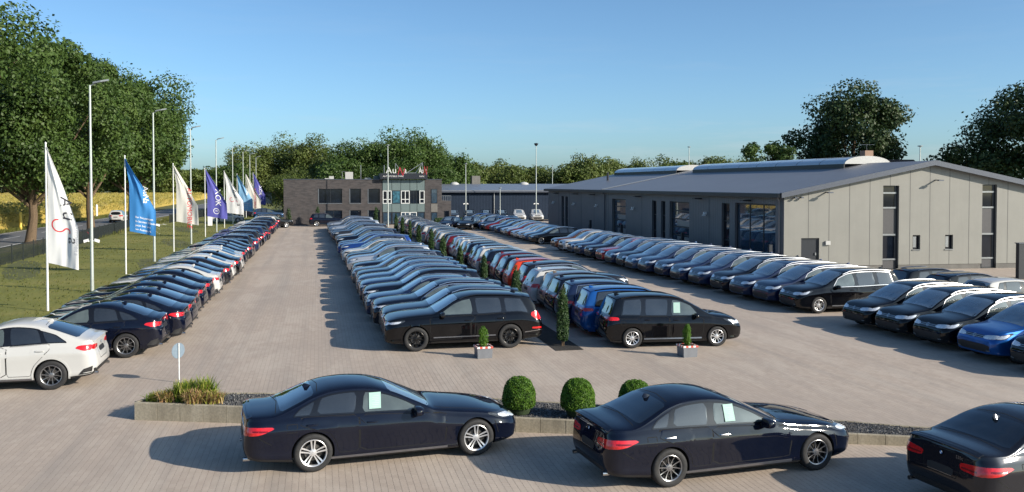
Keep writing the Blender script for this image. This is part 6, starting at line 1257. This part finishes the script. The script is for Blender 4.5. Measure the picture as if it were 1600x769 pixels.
o = link('maize_leaves', quads_mesh('maize_leaves', leaf_quads(P, np.tile([.6, -.6, .1], (n, 1)), .26, NR, .28, .5), [(0, 1, 2, 3)], M['maize_leaf'])); o['kind'] = 'stuff'
# rough grass along the verge and the fence
n = 26000; yy = 34+NR.rand(n)**1.5*160; side_ = NR.rand(n); xx = np.where(side_ < .45, -21.5+NR.normal(0, .5, n), np.where(side_ < .8, -33.6+NR.normal(0, .4, n), NR.uniform(-19, -9.4, n))); hh = np.where(side_ < .8, NR.uniform(.10, .38, n), .06)
V = np.zeros((n, 4, 3)); a = NR.uniform(0, 6.28, n); w = .04; V[:, 0] = np.stack([xx-w*np.cos(a), yy-w*np.sin(a), np.full(n, -.02)], 1); V[:, 1] = np.stack([xx+w*np.cos(a), yy+w*np.sin(a), np.full(n, -.02)], 1); V[:, 2] = np.stack([xx+.5*w*np.cos(a)+hh*.3, yy, hh], 1); V[:, 3] = np.stack([xx-.5*w*np.cos(a)+hh*.3, yy, hh], 1)
M['tuft'] = leafmat('grass_tufts', (.08, .10, .025), (.14, .15, .04), (.24, .20, .08), .3, .4); o = link('grass_tufts', quads_mesh('grass_tufts', V, [(0, 1, 2, 3)], M['tuft'])); o['kind'] = 'stuff'
# price sheets behind the side windows
def sheet_on(kind, cx, cy, heading, d, z, w, h, sd, label, lean=.02):
    s = TY[kind]['s']; a = math.radians(heading); P = s.project('side', np.array([d, d+w, d+w-lean, d-lean]), np.array([z, z, z+h, z+h]), sd); P[:, 1] += sd*.03
    R = lambda p: (cx+p[0]*math.cos(a)-p[1]*math.sin(a), cy+p[0]*math.sin(a)+p[1]*math.cos(a), p[2]); k = MB(); v = [R(p) for p in P]; q = [R((p[0], p[1]-sd*.004, p[2])) for p in P]; k.add(v+q, [(0, 1, 2, 3), (3, 2, 1, 0)] if False else [(0, 1, 2, 3), (7, 6, 5, 4), (0, 4, 5, 1), (1, 5, 6, 2), (2, 6, 7, 3), (3, 7, 4, 0)])
    o = k.obj('price_sheet', M['sheet'], smooth=False, fix=True); tag(o, label, 'price sheet', 'price sheets in car windows')
    r_ = random.Random(int(cx*100)); A, B, C, D = [Vector(p) for p in P]
    for i in range(7):
        t0 = .12+.11*i; x0 = .15; x1 = r_.uniform(.5, .88); g = .022; q = lambda u_, v_: (A+(B-A)*u_)*(1-v_)+(D+(C-D)*u_)*v_+Vector((0, sd*.003, 0)); k = MB(); k.add([R(q(x0, t0)), R(q(x1, t0)), R(q(x1, t0+g)), R(q(x0, t0+g))], [(0, 1, 2, 3)]); k.obj('print_line', M['inkgrey'], o, smooth=False)
M['sheet'] = simple('pale_green_paper', (.30, .47, .42), .7, var=.03)
x, y = by_wheel('long_saloon', 6.6, (-.10, 16.45), 'rear', -1); sheet_on('long_saloon', x, y, 6.6, 2.72, 1.06, .22, .27, -1, 'pale green price sheet in the front window of the long saloon')
x, y = by_wheel('saloon', 5.8, (5.88, 14.32), 'rear', -1); sheet_on('saloon', x, y, 5.8, 2.56, 1.04, .20, .27, -1, 'pale green price sheet in the front window of the middle saloon')
x, y = by_wheel('people_carrier', -4.5, (9.72, 26.80), 'rear', -1); sheet_on('people_carrier', x, y, -4.5, 2.10, 1.10, .22, .32, -1, 'pale price sheet in the front window of the black people carrier')
